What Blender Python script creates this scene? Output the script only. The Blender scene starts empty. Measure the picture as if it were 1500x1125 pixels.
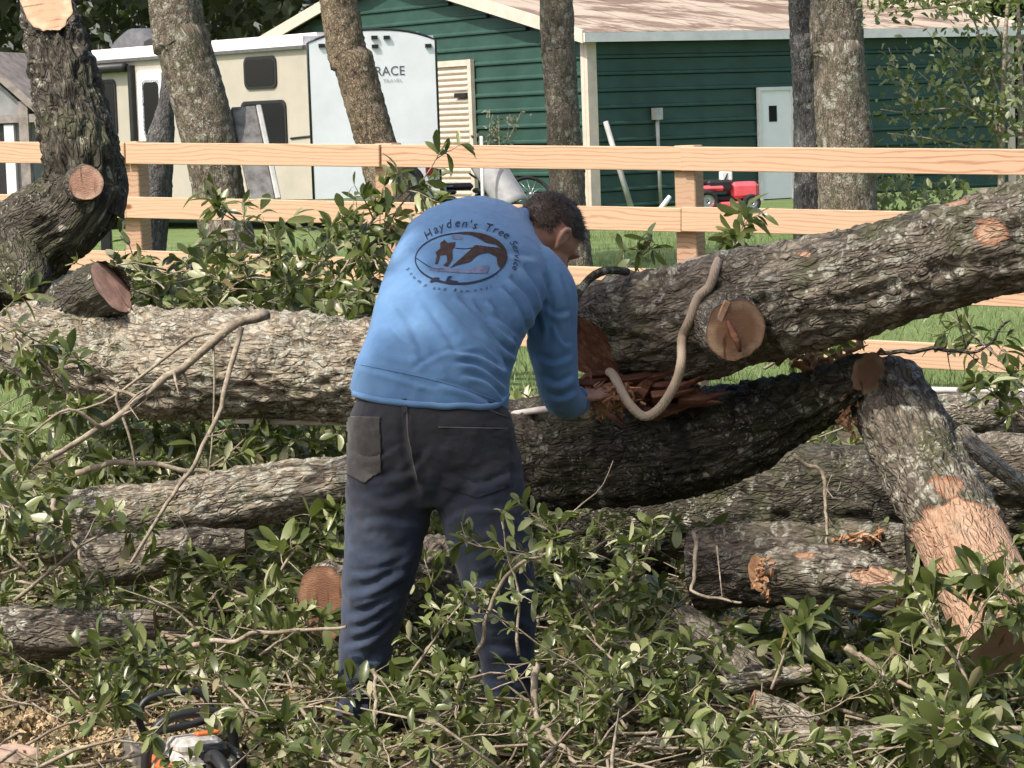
import bpy, math, random
import numpy as np
from mathutils import Vector, Matrix
from mathutils.bvhtree import BVHTree

scene = bpy.context.scene
COL = scene.collection
# ------------------------------------------------------------------ camera
F_PX = 3900.0                     # focal length in pixels of the 1500 px wide frame
CAM_Z = 1.75
PITCH = math.atan(382.5 / F_PX)
ROLL = math.radians(-2.0)
cam_d = bpy.data.cameras.new("camera")
cam_d.sensor_width = 36.0
cam_d.lens = F_PX / 1500.0 * 36.0
cam_d.clip_start = 0.1
cam_d.clip_end = 600.0
cam = bpy.data.objects.new("camera", cam_d)
COL.objects.link(cam)
CAM_R = (Matrix.Rotation(math.radians(90) - PITCH, 4, 'X') @ Matrix.Rotation(ROLL, 4, 'Z'))
cam.matrix_world = Matrix.Translation((0, 0, CAM_Z)) @ CAM_R
scene.camera = cam
# ------------------------------------------------------------------ sky, sun, exposure
SUN_EL = math.radians(53)
SUN_AZ = Vector((-0.78, -0.63)).normalized()          # horizontal direction towards the sun
world = bpy.data.worlds.new("World")
scene.world = world
world.use_nodes = True
wn = world.node_tree
bg = wn.nodes["Background"]
sky = wn.nodes.new("ShaderNodeTexSky")
sky.sky_type = 'NISHITA'
sky.sun_disc = False
sky.sun_elevation = SUN_EL
sky.sun_rotation = math.atan2(SUN_AZ.x, SUN_AZ.y)
sky.air_density = 1.0
sky.dust_density = 4.0
wn.links.new(sky.outputs[0], bg.inputs[0])
bg.inputs[1].default_value = 0.15
sun_d = bpy.data.lights.new("sun", 'SUN')
sun_d.energy = 3.2
sun_d.angle = math.radians(0.53)
sun_d.color = (1.0, 0.94, 0.84)
sun = bpy.data.objects.new("sun", sun_d)
COL.objects.link(sun)
sdir = Vector((SUN_AZ.x * math.cos(SUN_EL), SUN_AZ.y * math.cos(SUN_EL), math.sin(SUN_EL)))
sun.rotation_euler = sdir.to_track_quat('Z', 'Y').to_euler()
sun.location = (-20, -12, 30)
vs = scene.view_settings
vs.view_transform = 'Standard'
vs.look = 'None'
vs.exposure = 0.65
vs.gamma = 1.0
vs.use_curve_mapping = False
scene.render.engine = 'CYCLES'
scene.cycles.use_denoising = True
scene.cycles.max_bounces = 6
scene.cycles.transparent_max_bounces = 4
scene.cycles.sample_clamp_indirect = 6.0

# ------------------------------------------------------------------ geometry helpers
CR = np.array(CAM_R.to_3x3())
CAM_P = np.array([0, 0, CAM_Z])

def W(px, py, d):
    """point that stands d metres in front of the camera along the ray of photo pixel px,py"""
    v = np.array([(px - 750.0) / F_PX * d, -(py - 562.5) / F_PX * d, -d])
    return CAM_P + CR @ v

def ray(px, py):
    v = CR @ np.array([(px - 750.0) / F_PX, -(py - 562.5) / F_PX, -1.0])
    return v / np.linalg.norm(v)

def on_plane(px, py, p0, n):
    r = ray(px, py)
    t = np.dot(np.asarray(p0) - CAM_P, n) / np.dot(r, n)
    return CAM_P + r * t

def ground_at(px, py, z=0.0):
    return on_plane(px, py, (0, 0, z), np.array([0, 0, 1.0]))

def to_px(P):
    P = np.atleast_2d(P)
    c = (P - CAM_P) @ CR
    return np.stack([750.0 + F_PX * c[:, 0] / -c[:, 2], 562.5 - F_PX * c[:, 1] / -c[:, 2], -c[:, 2]], 1)

def S(d):
    return F_PX / d               # pixels per metre at depth d

def _hash(ix, iy, iz, seed):
    h = (ix.astype(np.int64) * 374761393 + iy.astype(np.int64) * 668265263 + iz.astype(np.int64) * 2147483647 + seed * 974711) & 0xffffffff
    h = ((h ^ (h >> 13)) * 1274126177) & 0xffffffff
    h = ((h ^ (h >> 16)) * 2246822519) & 0xffffffff
    return ((h ^ (h >> 15)) & 0xffffff) / float(0xffffff)

def noise3(P, seed=0):
    P = np.asarray(P, float)
    i = np.floor(P).astype(np.int64)
    f = P - i
    u = f * f * f * (f * (f * 6 - 15) + 10)
    r = 0
    for dx in (0, 1):
        for dy in (0, 1):
            for dz in (0, 1):
                w = (u[:, 0] if dx else 1 - u[:, 0]) * (u[:, 1] if dy else 1 - u[:, 1]) * (u[:, 2] if dz else 1 - u[:, 2])
                r = r + w * _hash(i[:, 0] + dx, i[:, 1] + dy, i[:, 2] + dz, seed)
    return r * 2 - 1

def fbm(P, oct=4, seed=0, gain=0.5):
    P = np.asarray(P, float)
    r = 0; a = 1.0
    for k in range(oct):
        r = r + a * noise3(P * (2.03 ** k) + 17.3 * k, seed + k)
        a *= gain
    return r

def resample(pts, n):
    """Catmull-Rom through the rows of pts (any number of columns), n even samples"""
    pts = np.asarray(pts, float)
    if len(pts) == 2:
        t = np.linspace(0, 1, n)[:, None]
        return pts[0] * (1 - t) + pts[1] * t
    p = np.vstack([2 * pts[0] - pts[1], pts, 2 * pts[-1] - pts[-2]])
    out = []
    m = 24
    for k in range(1, len(p) - 2):
        t = np.linspace(0, 1, m, endpoint=False)[:, None]
        p0, p1, p2, p3 = p[k - 1], p[k], p[k + 1], p[k + 2]
        out.append(0.5 * (2 * p1 + (p2 - p0) * t + (2 * p0 - 5 * p1 + 4 * p2 - p3) * t ** 2 + (3 * p1 - p0 - 3 * p2 + p3) * t ** 3))
    out.append(pts[-1:])
    o = np.vstack(out)
    seg = np.linalg.norm(np.diff(o[:, :3], axis=0), axis=1)
    s = np.concatenate([[0], np.cumsum(seg)])
    t = np.linspace(0, s[-1], n)
    return np.stack([np.interp(t, s, o[:, c]) for c in range(o.shape[1])], 1)

def frames(path):
    T = np.gradient(path, axis=0)
    T /= np.linalg.norm(T, axis=1)[:, None] + 1e-12
    up = np.array([0, 0, 1.0]) if abs(T[0, 2]) < 0.9 else np.array([1.0, 0, 0])
    n = np.cross(T[0], up); n /= np.linalg.norm(n)
    N = [n]
    for k in range(1, len(path)):
        n = n - T[k] * np.dot(n, T[k])
        n /= np.linalg.norm(n)
        N.append(n)
    N = np.array(N)
    return T, N, np.cross(T, N)

def tube_faces(nu, nv, close=True):
    i = np.arange(nu - 1)[:, None]; j = np.arange(nv)[None, :]
    a = i * nv + j; b = i * nv + (j + 1) % nv
    return np.stack([a, b, b + nv, a + nv], -1).reshape(-1, 4)

def tube(pts, radii, nv=8, n=None, caps=True):
    """plain tube -> verts, faces(list)"""
    P = np.asarray(pts, float)
    R = np.asarray(radii, float) * np.ones(len(P))
    if n:
        q = resample(np.column_stack([P, R]), n); P, R = q[:, :3], q[:, 3]
    T, N, B = frames(P)
    a = np.arange(nv) * 2 * np.pi / nv
    V = P[:, None] + R[:, None, None] * (np.cos(a)[None, :, None] * N[:, None] + np.sin(a)[None, :, None] * B[:, None])
    V = V.reshape(-1, 3)
    Fc = tube_faces(len(P), nv).tolist()
    if caps:
        Fc.append(list(range(nv))[::-1]); Fc.append(list(range((len(P) - 1) * nv, len(P) * nv)))
    return V, Fc

def merge(parts):
    Vs, Fs, o = [], [], 0
    for V, Fc in parts:
        Vs.append(np.asarray(V, float)); Fs += [[i + o for i in f] for f in Fc]
        o += len(V)
    return np.vstack(Vs), Fs

def box(cx, cy, cz, sx, sy, sz, R=None, o=None):
    """box centred on c with full sizes s, optionally rotated (3x3) and moved"""
    V = np.array([[x, y, z] for x in (-.5, .5) for y in (-.5, .5) for z in (-.5, .5)]) * (sx, sy, sz) + (cx, cy, cz)
    if R is not None: V = V @ np.asarray(R).T
    if o is not None: V = V + o
    return V, [[0, 1, 3, 2], [4, 6, 7, 5], [0, 4, 5, 1], [2, 3, 7, 6], [0, 2, 6, 4], [1, 5, 7, 3]]

def bbox_bevel(cx, cy, cz, sx, sy, sz, b):
    """box with bevelled edges (24 verts)"""
    V = []
    for x in (-1, 1):
        for y in (-1, 1):
            for z in (-1, 1):
                h = np.array([sx, sy, sz]) / 2
                c = np.array([x, y, z])
                for k in range(3):
                    v = c * (h - b); v[k] = c[k] * h[k]
                    V.append(v + (cx, cy, cz))
    me = bpy.data.meshes.new("t")
    import bmesh
    bm = bmesh.new()
    for v in V: bm.verts.new(v)
    bmesh.ops.convex_hull(bm, input=bm.verts)
    bmesh.ops.dissolve_limit(bm, angle_limit=0.01, verts=bm.verts, edges=bm.edges)
    bm.verts.index_update()
    Vo = np.array([v.co[:] for v in bm.verts]); Fo = [[v.index for v in f.verts] for f in bm.faces]
    bm.free(); bpy.data.meshes.remove(me)
    return Vo, Fo

def rotz(a):
    c, s = math.cos(a), math.sin(a)
    return np.array([[c, -s, 0], [s, c, 0], [0, 0, 1.0]])

def mesh_from(name, V, Fc, mats, smooth=True, attrs=None, fmat=None):
    me = bpy.data.meshes.new(name)
    V = np.ascontiguousarray(V, dtype=np.float32)
    if isinstance(Fc, np.ndarray):
        k = Fc.shape[1]
        me.vertices.add(len(V)); me.vertices.foreach_set("co", V.ravel())
        me.loops.add(Fc.size); me.loops.foreach_set("vertex_index", Fc.ravel().astype(np.int32))
        me.polygons.add(len(Fc))
        me.polygons.foreach_set("loop_start", (np.arange(len(Fc)) * k).astype(np.int32))
        me.update(calc_edges=True)
    else:
        me.from_pydata(V.tolist(), [], Fc); me.update()
    if smooth:
        me.polygons.foreach_set("use_smooth", np.ones(len(me.polygons), bool))
    for m in (mats if isinstance(mats, (list, tuple)) else [mats]):
        me.materials.append(m)
    if fmat is not None:
        me.polygons.foreach_set("material_index", np.asarray(fmat, np.int32))
    for an, (typ, data) in (attrs or {}).items():
        at = me.attributes.new(an, typ, 'POINT')
        if typ == 'FLOAT': at.data.foreach_set("value", np.ascontiguousarray(data, np.float32))
        else: at.data.foreach_set("vector", np.ascontiguousarray(data, np.float32).ravel())
    return me

def world_loc(o):
    v = Vector((0, 0, 0))
    while o is not None:
        v = v + o.location; o = o.parent
    return np.array(v)

def tag(o, label=None, cat=None, group=None, kind=None):
    if label: o["label"] = label
    if cat: o["category"] = cat
    if group: o["group"] = group
    if kind: o["kind"] = kind
    return o

def mk(name, V, Fc, mat, parent=None, label=None, cat=None, group=None, kind=None, smooth=True, attrs=None, origin=None, fmat=None):
    """one mesh object from world-space verts; its origin is its base (or origin)"""
    V = np.asarray(V, float)
    if origin is None:
        mn, mx = V.min(0), V.max(0)
        origin = np.array([(mn[0] + mx[0]) / 2, (mn[1] + mx[1]) / 2, mn[2]])
    me = mesh_from(name, V - origin, Fc, mat, smooth, attrs, fmat)
    o = bpy.data.objects.new(name, me)
    COL.objects.link(o)
    if parent is not None:
        o.parent = parent
        o.location = origin - world_loc(parent)
    else:
        o.location = origin
    return tag(o, label, cat, group, kind)

def empty(name, loc, label=None, cat=None, group=None, kind=None):
    o = bpy.data.objects.new(name, None)
    COL.objects.link(o)
    o.location = loc
    o.empty_display_size = 0.2
    return tag(o, label, cat, group, kind)

# ------------------------------------------------------------------ material helpers
class Mat:
    def __init__(self, name, rough=0.8, spec=0.3):
        self.m = bpy.data.materials.new(name); self.m.use_nodes = True
        self.nt = self.m.node_tree
        self.b = self.nt.nodes["Principled BSDF"]
        self.b.inputs["Roughness"].default_value = rough
        self.b.inputs["Specular IOR Level"].default_value = spec
    def n(self, t, **kw):
        nd = self.nt.nodes.new("ShaderNode" + t)
        for k, v in kw.items():
            if k in nd.inputs:
                if hasattr(v, "is_linked"): self.nt.links.new(v, nd.inputs[k])
                else: nd.inputs[k].default_value = v
            else: setattr(nd, k, v)
        return nd
    def link(self, a, b): self.nt.links.new(a, b)
    def coord(self, kind="Object", scale=(1, 1, 1), attr=None):
        if attr: src = self.n("Attribute", attribute_name=attr).outputs["Vector"]
        else: src = self.n("TexCoord").outputs[kind]
        mp = self.n("Mapping"); mp.inputs["Scale"].default_value = scale
        self.link(src, mp.inputs["Vector"])
        return mp.outputs[0]
    def noise(self, vec, scale, detail=4, rough=0.6, dist=0.0):
        nd = self.n("TexNoise"); nd.inputs["Scale"].default_value = scale
        nd.inputs["Detail"].default_value = detail; nd.inputs["Roughness"].default_value = rough
        nd.inputs["Distortion"].default_value = dist
        if vec is not None: self.link(vec, nd.inputs["Vector"])
        return nd.outputs["Fac"]
    def vor(self, vec, scale, feature='F1', out="Distance"):
        nd = self.n("TexVoronoi"); nd.feature = feature; nd.inputs["Scale"].default_value = scale
        if vec is not None: self.link(vec, nd.inputs["Vector"])
        return nd.outputs[out]
    def ramp(self, fac, stops, interp='LINEAR'):
        nd = self.n("ValToRGB"); cr = nd.color_ramp; cr.interpolation = interp
        while len(cr.elements) < len(stops): cr.elements.new(0.5)
        for e, (p, c) in zip(cr.elements, stops):
            e.position = p; e.color = (*c, 1) if len(c) == 3 else c
        self.link(fac, nd.inputs[0])
        return nd.outputs[0]
    def mix(self, fac, a, b, mode='MIX'):
        nd = self.n("MixRGB"); nd.blend_type = mode
        for k, v in ((0, fac), (1, a), (2, b)):
            if hasattr(v, "is_linked"): self.link(v, nd.inputs[k])
            else: nd.inputs[k].default_value = v if not isinstance(v, tuple) else (*v[:3], 1)
        return nd.outputs[0]
    def math(self, op, a, b=0.0):
        nd = self.n("Math", operation=op)
        for k, v in ((0, a), (1, b)):
            if hasattr(v, "is_linked"): self.link(v, nd.inputs[k])
            else: nd.inputs[k].default_value = v
        return nd.outputs[0]
    def color(self, c):
        if hasattr(c, "is_linked"): self.link(c, self.b.inputs["Base Color"])
        else: self.b.inputs["Base Color"].default_value = (*c, 1)
        return self
    def bump(self, h, strength=0.5, dist=0.01):
        nd = self.n("Bump"); nd.inputs["Strength"].default_value = strength; nd.inputs["Distance"].default_value = dist
        self.link(h, nd.inputs["Height"]); self.link(nd.outputs[0], self.b.inputs["Normal"])
        return self

def plain(name, c, rough=0.6, spec=0.4, var=0.12, scale=6.0, metal=0.0):
    """plain coloured surface with faint dirt"""
    M = Mat(name, rough, spec)
    co = M.coord("Object")
    f = M.noise(co, scale, 5, 0.65)
    d = tuple(max(0, x * (1 - var * 2)) for x in c); l = tuple(min(1, x * (1 + var)) for x in c)
    M.color(M.ramp(f, [(0.3, d), (0.62, l)]))
    M.b.inputs["Metallic"].default_value = metal
    M.bump(M.noise(co, scale * 8, 3), 0.12, 0.004)
    return M.m

def bark_mat(name, dark, mid, light, lichen=0.35, moss=0.0, lsize=26.0, stretch=0.35, scale=1.0, wet=0.75, crk=0.8, peel=None):
    M = Mat(name, wet, 0.25)
    co = M.coord(attr="lc", scale=(stretch, 1, 1))
    c1 = M.coord(attr="lc")
    base = M.ramp(M.noise(co, 34 * scale, 6, 0.72, 0.4), [(0.38, dark), (0.5, mid), (0.62, light)])
    big = M.noise(c1, 3.2, 4, 0.6)
    base = M.mix(M.ramp(big, [(0.38, (0, 0, 0)), (0.66, (0.75, 0.75, 0.75))]), base, M.mix(0.5, base, light))
    if moss:
        mo = M.ramp(M.noise(c1, 5.5, 5, 0.7), [(0.52 - moss * 0.1, (0, 0, 0)), (0.66, (0.85,) * 3)])
        base = M.mix(mo, base, M.mix(M.noise(c1, 90, 3), (0.055, 0.062, 0.028), (0.15, 0.155, 0.075)))
    # plates of bark parted by dark cracks
    wc = M.n("TexNoise"); wc.inputs["Scale"].default_value = 9; wc.inputs["Detail"].default_value = 4; M.link(co, wc.inputs["Vector"])
    cv = M.mix(0.09, co, wc.outputs["Color"])
    ed_ = M.mix(M.ramp(M.noise(c1, 6.0, 3), [(.44, (0, 0, 0)), (.56, (1, 1, 1))]), M.vor(cv, 20 * scale, 'DISTANCE_TO_EDGE'), M.vor(cv, 38 * scale, 'DISTANCE_TO_EDGE'))
    ed2 = M.vor(cv, 61 * scale, 'DISTANCE_TO_EDGE')
    crack = M.mix(1.0, M.ramp(ed_, [(0.0, (0, 0, 0)), (0.10, (1, 1, 1))]), M.ramp(ed2, [(0.0, (.35,) * 3), (0.16, (1, 1, 1))]), 'MULTIPLY')
    base = M.mix(M.math('MULTIPLY', M.math('SUBTRACT', 1.0, crack), M.ramp(M.noise(c1, 9, 4, .7), [(.34, (.2 * crk,) * 3), (.6, (crk,) * 3)])), base, tuple(x * .45 for x in dark))
    # lichen: blotches of pale grey-green, broken at two sizes
    w = M.n("TexNoise"); w.inputs["Scale"].default_value = 14; M.link(c1, w.inputs["Vector"])
    wv = M.mix(0.07, c1, w.outputs["Color"])
    l1 = M.ramp(M.vor(wv, lsize), [(0.16 + lichen * 0.28, (1, 1, 1)), (0.24 + lichen * 0.34, (0, 0, 0))])
    sel = M.ramp(M.noise(c1, 7.0, 4, 0.7), [(0.60 - lichen * 0.24, (0, 0, 0)), (0.66 - lichen * 0.18, (1, 1, 1))])
    fine = M.ramp(M.noise(c1, 120, 3, 0.7), [(0.36, (0.1,) * 3), (0.58, (1, 1, 1))])
    l2 = M.ramp(M.vor(wv, lsize * 3.1), [(0.14 + lichen * 0.2, (1, 1, 1)), (0.24 + lichen * 0.3, (0, 0, 0))])
    sel2 = M.ramp(M.noise(c1, 4.0, 5, 0.75), [(0.58 - lichen * 0.2, (0, 0, 0)), (0.68 - lichen * 0.18, (.9,) * 3)])
    lm = M.mix(1.0, M.mix(1.0, M.mix(1.0, l1, sel, 'MULTIPLY'), M.mix(1.0, l2, sel2, 'MULTIPLY'), 'LIGHTEN'), fine, 'MULTIPLY')
    lc = M.mix(M.noise(c1, 18, 2), (0.30, 0.30, 0.24), (0.62, 0.60, 0.51))
    col = M.mix(lm, base, lc)
    if peel:                                             # where the bark is torn off the wood shows
        pf = M.math('ADD', M.n("Attribute", attribute_name="peel").outputs["Fac"], M.math('MULTIPLY', M.math('SUBTRACT', M.noise(c1, 55, 5, .75), .5), .7))
        pm = M.ramp(pf, [(.44, (0, 0, 0)), (.54, (1, 1, 1))])
        cw = M.coord(attr="lc", scale=(0.12, 1, 1))
        wood = M.ramp(M.noise(cw, 38, 6, .72, .5), [(.3, peel[0]), (.48, peel[1]), (.66, peel[2])])
        wood = M.mix(M.ramp(M.noise(c1, 11, 5, .7), [(.52, (0, 0, 0)), (.68, (.75,) * 3)]), wood, peel[3])
        edge = M.ramp(pf, [(.40, (0, 0, 0)), (.50, (.9,) * 3), (.60, (0, 0, 0))])
        col = M.mix(edge, M.mix(pm, col, wood), peel[4])
    M.color(col)
    M.bump(M.mix(.5, M.noise(co, 60 * scale, 7, 0.75), crack), 1.0, 0.02)
    return M.m

def cut_mat(name, heart, sap, dark):
    """sawn end grain: rings, rays, saw marks; attribute lc = (0, x, y) on the face"""
    M = Mat(name, 0.75, 0.2)
    c = M.coord(attr="lc")
    w = M.n("TexNoise"); w.inputs["Scale"].default_value = 9; M.link(c, w.inputs["Vector"])
    cv = M.mix(0.03, c, w.outputs["Color"])
    ln = M.n("VectorMath", operation='LENGTH'); M.link(cv, ln.inputs[0])
    r = ln.outputs["Value"]
    ring = M.math('SINE', M.math('MULTIPLY', r, 430.0))
    base = M.ramp(M.n("Attribute", attribute_name="rr").outputs["Fac"], [(0.0, heart), (0.62, heart), (0.8, sap), (0.93, sap), (1.0, dark)])
    base = M.mix(M.ramp(ring, [(0.0, (0, 0, 0)), (1.0, (0.6,) * 3)]), base, dark)
    blot = M.ramp(M.noise(c, 22, 5, 0.7), [(0.42, (0, 0, 0)), (0.68, (0.7,) * 3)])
    base = M.mix(blot, base, M.mix(0.5, heart, dark))
    star = M.ramp(M.noise(M.coord(attr="lc", scale=(1, 5, .8)), 9, 4, .6), [(.60, (0, 0, 0)), (.66, (.8,) * 3)])
    base = M.mix(star, base, tuple(x * .45 for x in dark))
    M.color(base)
    M.bump(M.noise(M.coord(attr="lc", scale=(1, 1, 7)), 60, 3), 0.8, 0.006)
    return M.m
# ------------------------------------------------------------------ materials
BARK_OAK = bark_mat("bark_oak", (0.055, 0.045, 0.036), (0.155, 0.128, 0.10), (0.31, 0.262, 0.205), 0.62, 0.3, crk=.75)
BARK_TORN = bark_mat("bark_torn", (0.055, 0.045, 0.036), (0.155, 0.128, 0.10), (0.31, 0.262, 0.205), 0.62, 0.3, crk=.75, peel=((.26, .135, .08), (.44, .27, .175), (.56, .38, .265), (.30, .235, .16), (.30, .10, .045)))
BARK_PALE = bark_mat("bark_pale", (0.08, 0.063, 0.046), (0.27, 0.215, 0.155), (0.52, 0.44, 0.335), 0.8, 0.2)
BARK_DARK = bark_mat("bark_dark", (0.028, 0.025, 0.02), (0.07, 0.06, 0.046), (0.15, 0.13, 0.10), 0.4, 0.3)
BARK_STAND = bark_mat("bark_standing", (0.05, 0.042, 0.034), (0.15, 0.118, 0.088), (0.29, 0.235, 0.18), 0.6, 0.15, lsize=11.0, crk=.4)
BARK_PINE = bark_mat("bark_pine", (0.06, 0.044, 0.03), (0.20, 0.145, 0.095), (0.34, 0.27, 0.19), 0.25, 0.0, lsize=10.0, stretch=0.5)
BARK_GREY = bark_mat("bark_grey", (0.04, 0.04, 0.04), (0.105, 0.10, 0.098), (0.21, 0.20, 0.195), 0.3, 0.0, lsize=10.0)
M_ = Mat("twig_bark", 0.8, 0.25)
_c = M_.coord(attr="lc")
M_.color(M_.ramp(M_.noise(_c, 24, 6, .75), [(.3, (.12, .095, .066)), (.48, (.27, .22, .16)), (.62, (.40, .34, .26)), (.72, (.50, .45, .36))])).bump(M_.noise(_c, 120, 5, .7), .6, .006)
TWIG = M_.m
CUT_BROWN = cut_mat("cut_wood_brown", (0.30, 0.165, 0.10), (0.46, 0.31, 0.20), (0.20, 0.10, 0.06))
CUT_RED = cut_mat("cut_wood_red", (0.21, 0.105, 0.06), (0.30, 0.17, 0.10), (0.13, 0.06, 0.035))
CUT_FRESH = cut_mat("cut_wood_fresh", (0.52, 0.33, 0.21), (0.60, 0.43, 0.29), (0.46, 0.26, 0.15))
CUT_PINK = cut_mat("cut_wood_pink", (0.52, 0.30, 0.22), (0.60, 0.39, 0.29), (0.36, 0.19, 0.13))
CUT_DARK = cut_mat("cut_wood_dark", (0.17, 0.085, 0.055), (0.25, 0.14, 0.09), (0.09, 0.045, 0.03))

def bare_wood(name, c0, c1, c2):
    M = Mat(name, 0.7, 0.3)
    co = M.coord(attr="lc", scale=(0.25, 1, 1))
    b = M.ramp(M.noise(co, 26, 6, 0.7, 0.6), [(0.3, c0), (0.5, c1), (0.68, c2)])
    M.color(b).bump(M.noise(co, 70, 5), 0.6, 0.006)
    return M.m
BARE_PINK = bare_wood("debarked_wood", (0.25, 0.13, 0.08), (0.43, 0.255, 0.165), (0.54, 0.345, 0.24))
SPLINTER = bare_wood("splintered_wood", (0.24, 0.11, 0.055), (0.40, 0.21, 0.11), (0.56, 0.35, 0.21))
SPLIT_RED = bare_wood("split_red_wood", (0.05, 0.02, 0.014), (0.14, 0.055, 0.035), (0.30, 0.15, 0.09))

def lumber(name, tint=1.0):
    M = Mat(name, 0.62, 0.3)
    co = M.coord("Object", (0.14, 1, 1))
    oi = M.n("ObjectInfo")
    off = M.n("VectorMath", operation='ADD'); M.link(co, off.inputs[0])
    sc = M.n("VectorMath", operation='SCALE'); M.link(oi.outputs["Location"], sc.inputs[0]); sc.inputs["Scale"].default_value = 3.7
    M.link(sc.outputs[0], off.inputs[1])
    v = off.outputs[0]
    w = M.n("TexNoise"); w.inputs["Scale"].default_value = 4.5; M.link(v, w.inputs["Vector"])
    vv = M.mix(0.14, v, w.outputs["Color"])
    g = M.n("TexWave"); g.bands_direction = 'Z'; g.inputs["Scale"].default_value = 13; g.inputs["Distortion"].default_value = 5.5
    g.inputs["Detail"].default_value = 3; g.inputs["Detail Scale"].default_value = 1.4; M.link(vv, g.inputs["Vector"])
    a = tuple(x * tint for x in (0.56, 0.37, 0.24)); b = tuple(x * tint for x in (0.53, 0.335, 0.21)); c = tuple(x * tint for x in (0.42, 0.225, 0.14))
    col = M.ramp(g.outputs["Fac"], [(0.0, a), (0.62, a), (0.82, b), (0.97, c)])
    col = M.mix(M.ramp(M.noise(v, 3.0, 3), [(0.35, (0, 0, 0)), (0.7, (0.6,) * 3)]), col, tuple(x * tint for x in (0.57, 0.385, 0.255)))
    # knots
    kco = M.n("VectorMath", operation='ADD'); M.link(M.coord("Object", (0.55, 1, 1)), kco.inputs[0]); M.link(sc.outputs[0], kco.inputs[1])
    kn = M.vor(kco.outputs[0], 3.6)
    col = M.mix(M.ramp(kn, [(0.05, (1, 1, 1)), (0.095, (0, 0, 0))]), col, (0.20, 0.075, 0.04))
    M.color(col).bump(M.noise(M.coord("Object", (0.1, 1, 1)), 90, 3), 0.2, 0.003)
    return M.m
LUMBER = lumber("new_lumber")
LUMBER_POST = lumber("post_lumber", 0.78)

def leaf_mat(name, attr=True, cols=None, gloss=0.33):
    M = Mat(name, gloss, 0.5)
    if attr: r = M.n("Attribute", attribute_name="rnd").outputs["Fac"]
    else: r = M.n("ObjectInfo").outputs["Random"]
    cols = cols or [(0.0, (0.048, 0.070, 0.018)), (0.35, (0.080, 0.110, 0.030)), (0.62, (0.130, 0.160, 0.046)), (0.78, (0.21, 0.24, 0.085)), (0.88, (0.38, 0.40, 0.22)), (0.96, (0.48, 0.47, 0.31)), (1.0, (0.22, 0.15, 0.07))]
    col = M.ramp(r, cols)
    col = M.mix(M.ramp(M.noise(M.coord("Object"), 40, 3), [(0.3, (0, 0, 0)), (0.8, (0.35,) * 3)]), col, (0.20, 0.20, 0.08))
    M.color(col)
    tr = M.n("BsdfTranslucent"); M.link(M.mix(0.5, col, (0.30, 0.42, 0.06)), tr.inputs[0])
    mx = M.n("MixShader"); mx.inputs[0].default_value = 0.22
    M.link(M.b.outputs[0], mx.inputs[1]); M.link(tr.outputs[0], mx.inputs[2])
    out = M.nt.nodes["Material Output"]; M.link(mx.outputs[0], out.inputs[0])
    return M.m
LEAF = leaf_mat("oak_leaf_mass", True)
LEAF_OBJ = leaf_mat("oak_leaf", False)
LEAF_FAR = leaf_mat("wood_foliage", True, [(0.0, (0.032, 0.045, 0.026)), (0.6, (0.045, 0.062, 0.032)), (1.0, (0.065, 0.085, 0.04))], 0.6)
LEAF_YOUNG = leaf_mat("sapling_leaf", True, [(0.0, (0.09, 0.12, 0.045)), (0.5, (0.15, 0.19, 0.08)), (1.0, (0.27, 0.30, 0.16))], 0.45)
LEAF_DRY = leaf_mat("dry_leaf", True, [(0.0, (0.09, 0.065, 0.038)), (0.35, (0.20, 0.15, 0.085)), (0.6, (0.33, 0.26, 0.16)), (0.8, (0.11, 0.12, 0.05)), (1.0, (0.46, 0.38, 0.26))], 0.7)
LEAF_GREY = leaf_mat("grey_moss", True, [(0.0, (0.15, 0.15, 0.11)), (1.0, (0.30, 0.29, 0.22))], 0.8)
GRASS = leaf_mat("grass_blade", True, [(0.0, (0.11, 0.165, 0.05)), (0.6, (0.165, 0.23, 0.08)), (1.0, (0.27, 0.31, 0.14))], 0.6)

M_ = Mat("forest_soil", 0.95, 0.1)
_c = M_.coord("Object")
_col = M_.ramp(M_.noise(_c, 3.5, 7, 0.7), [(0.32, (0.03, 0.024, 0.016)), (0.5, (0.06, 0.047, 0.03)), (0.68, (0.11, 0.085, 0.055))])
_col = M_.mix(M_.ramp(M_.noise(_c, 26, 5, 0.75), [(0.45, (0, 0, 0)), (0.7, (0.8,) * 3)]), _col, (0.27, 0.22, 0.14))
M_.color(_col).bump(M_.noise(_c, 30, 6, 0.75), 0.9, 0.03)
SOIL = M_.m
M_ = Mat("lawn_turf", 0.9, 0.15)
_c = M_.coord("Object")
M_.color(M_.ramp(M_.noise(_c, 1.3, 7, 0.75), [(0.3, (0.10, 0.15, 0.05)), (0.55, (0.15, 0.205, 0.075)), (0.75, (0.22, 0.24, 0.11))])).bump(M_.noise(_c, 40, 4), 0.8, 0.03)
TURF = M_.m
M_ = Mat("sawdust", 0.9, 0.1)
_c = M_.coord("Object")
M_.color(M_.ramp(M_.noise(_c, 60, 5, 0.8), [(0.3, (0.30, 0.20, 0.11)), (0.5, (0.50, 0.37, 0.22)), (0.7, (0.66, 0.52, 0.34))])).bump(M_.noise(_c, 150, 3), 0.8, 0.01)
SAWDUST = M_.m

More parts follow.
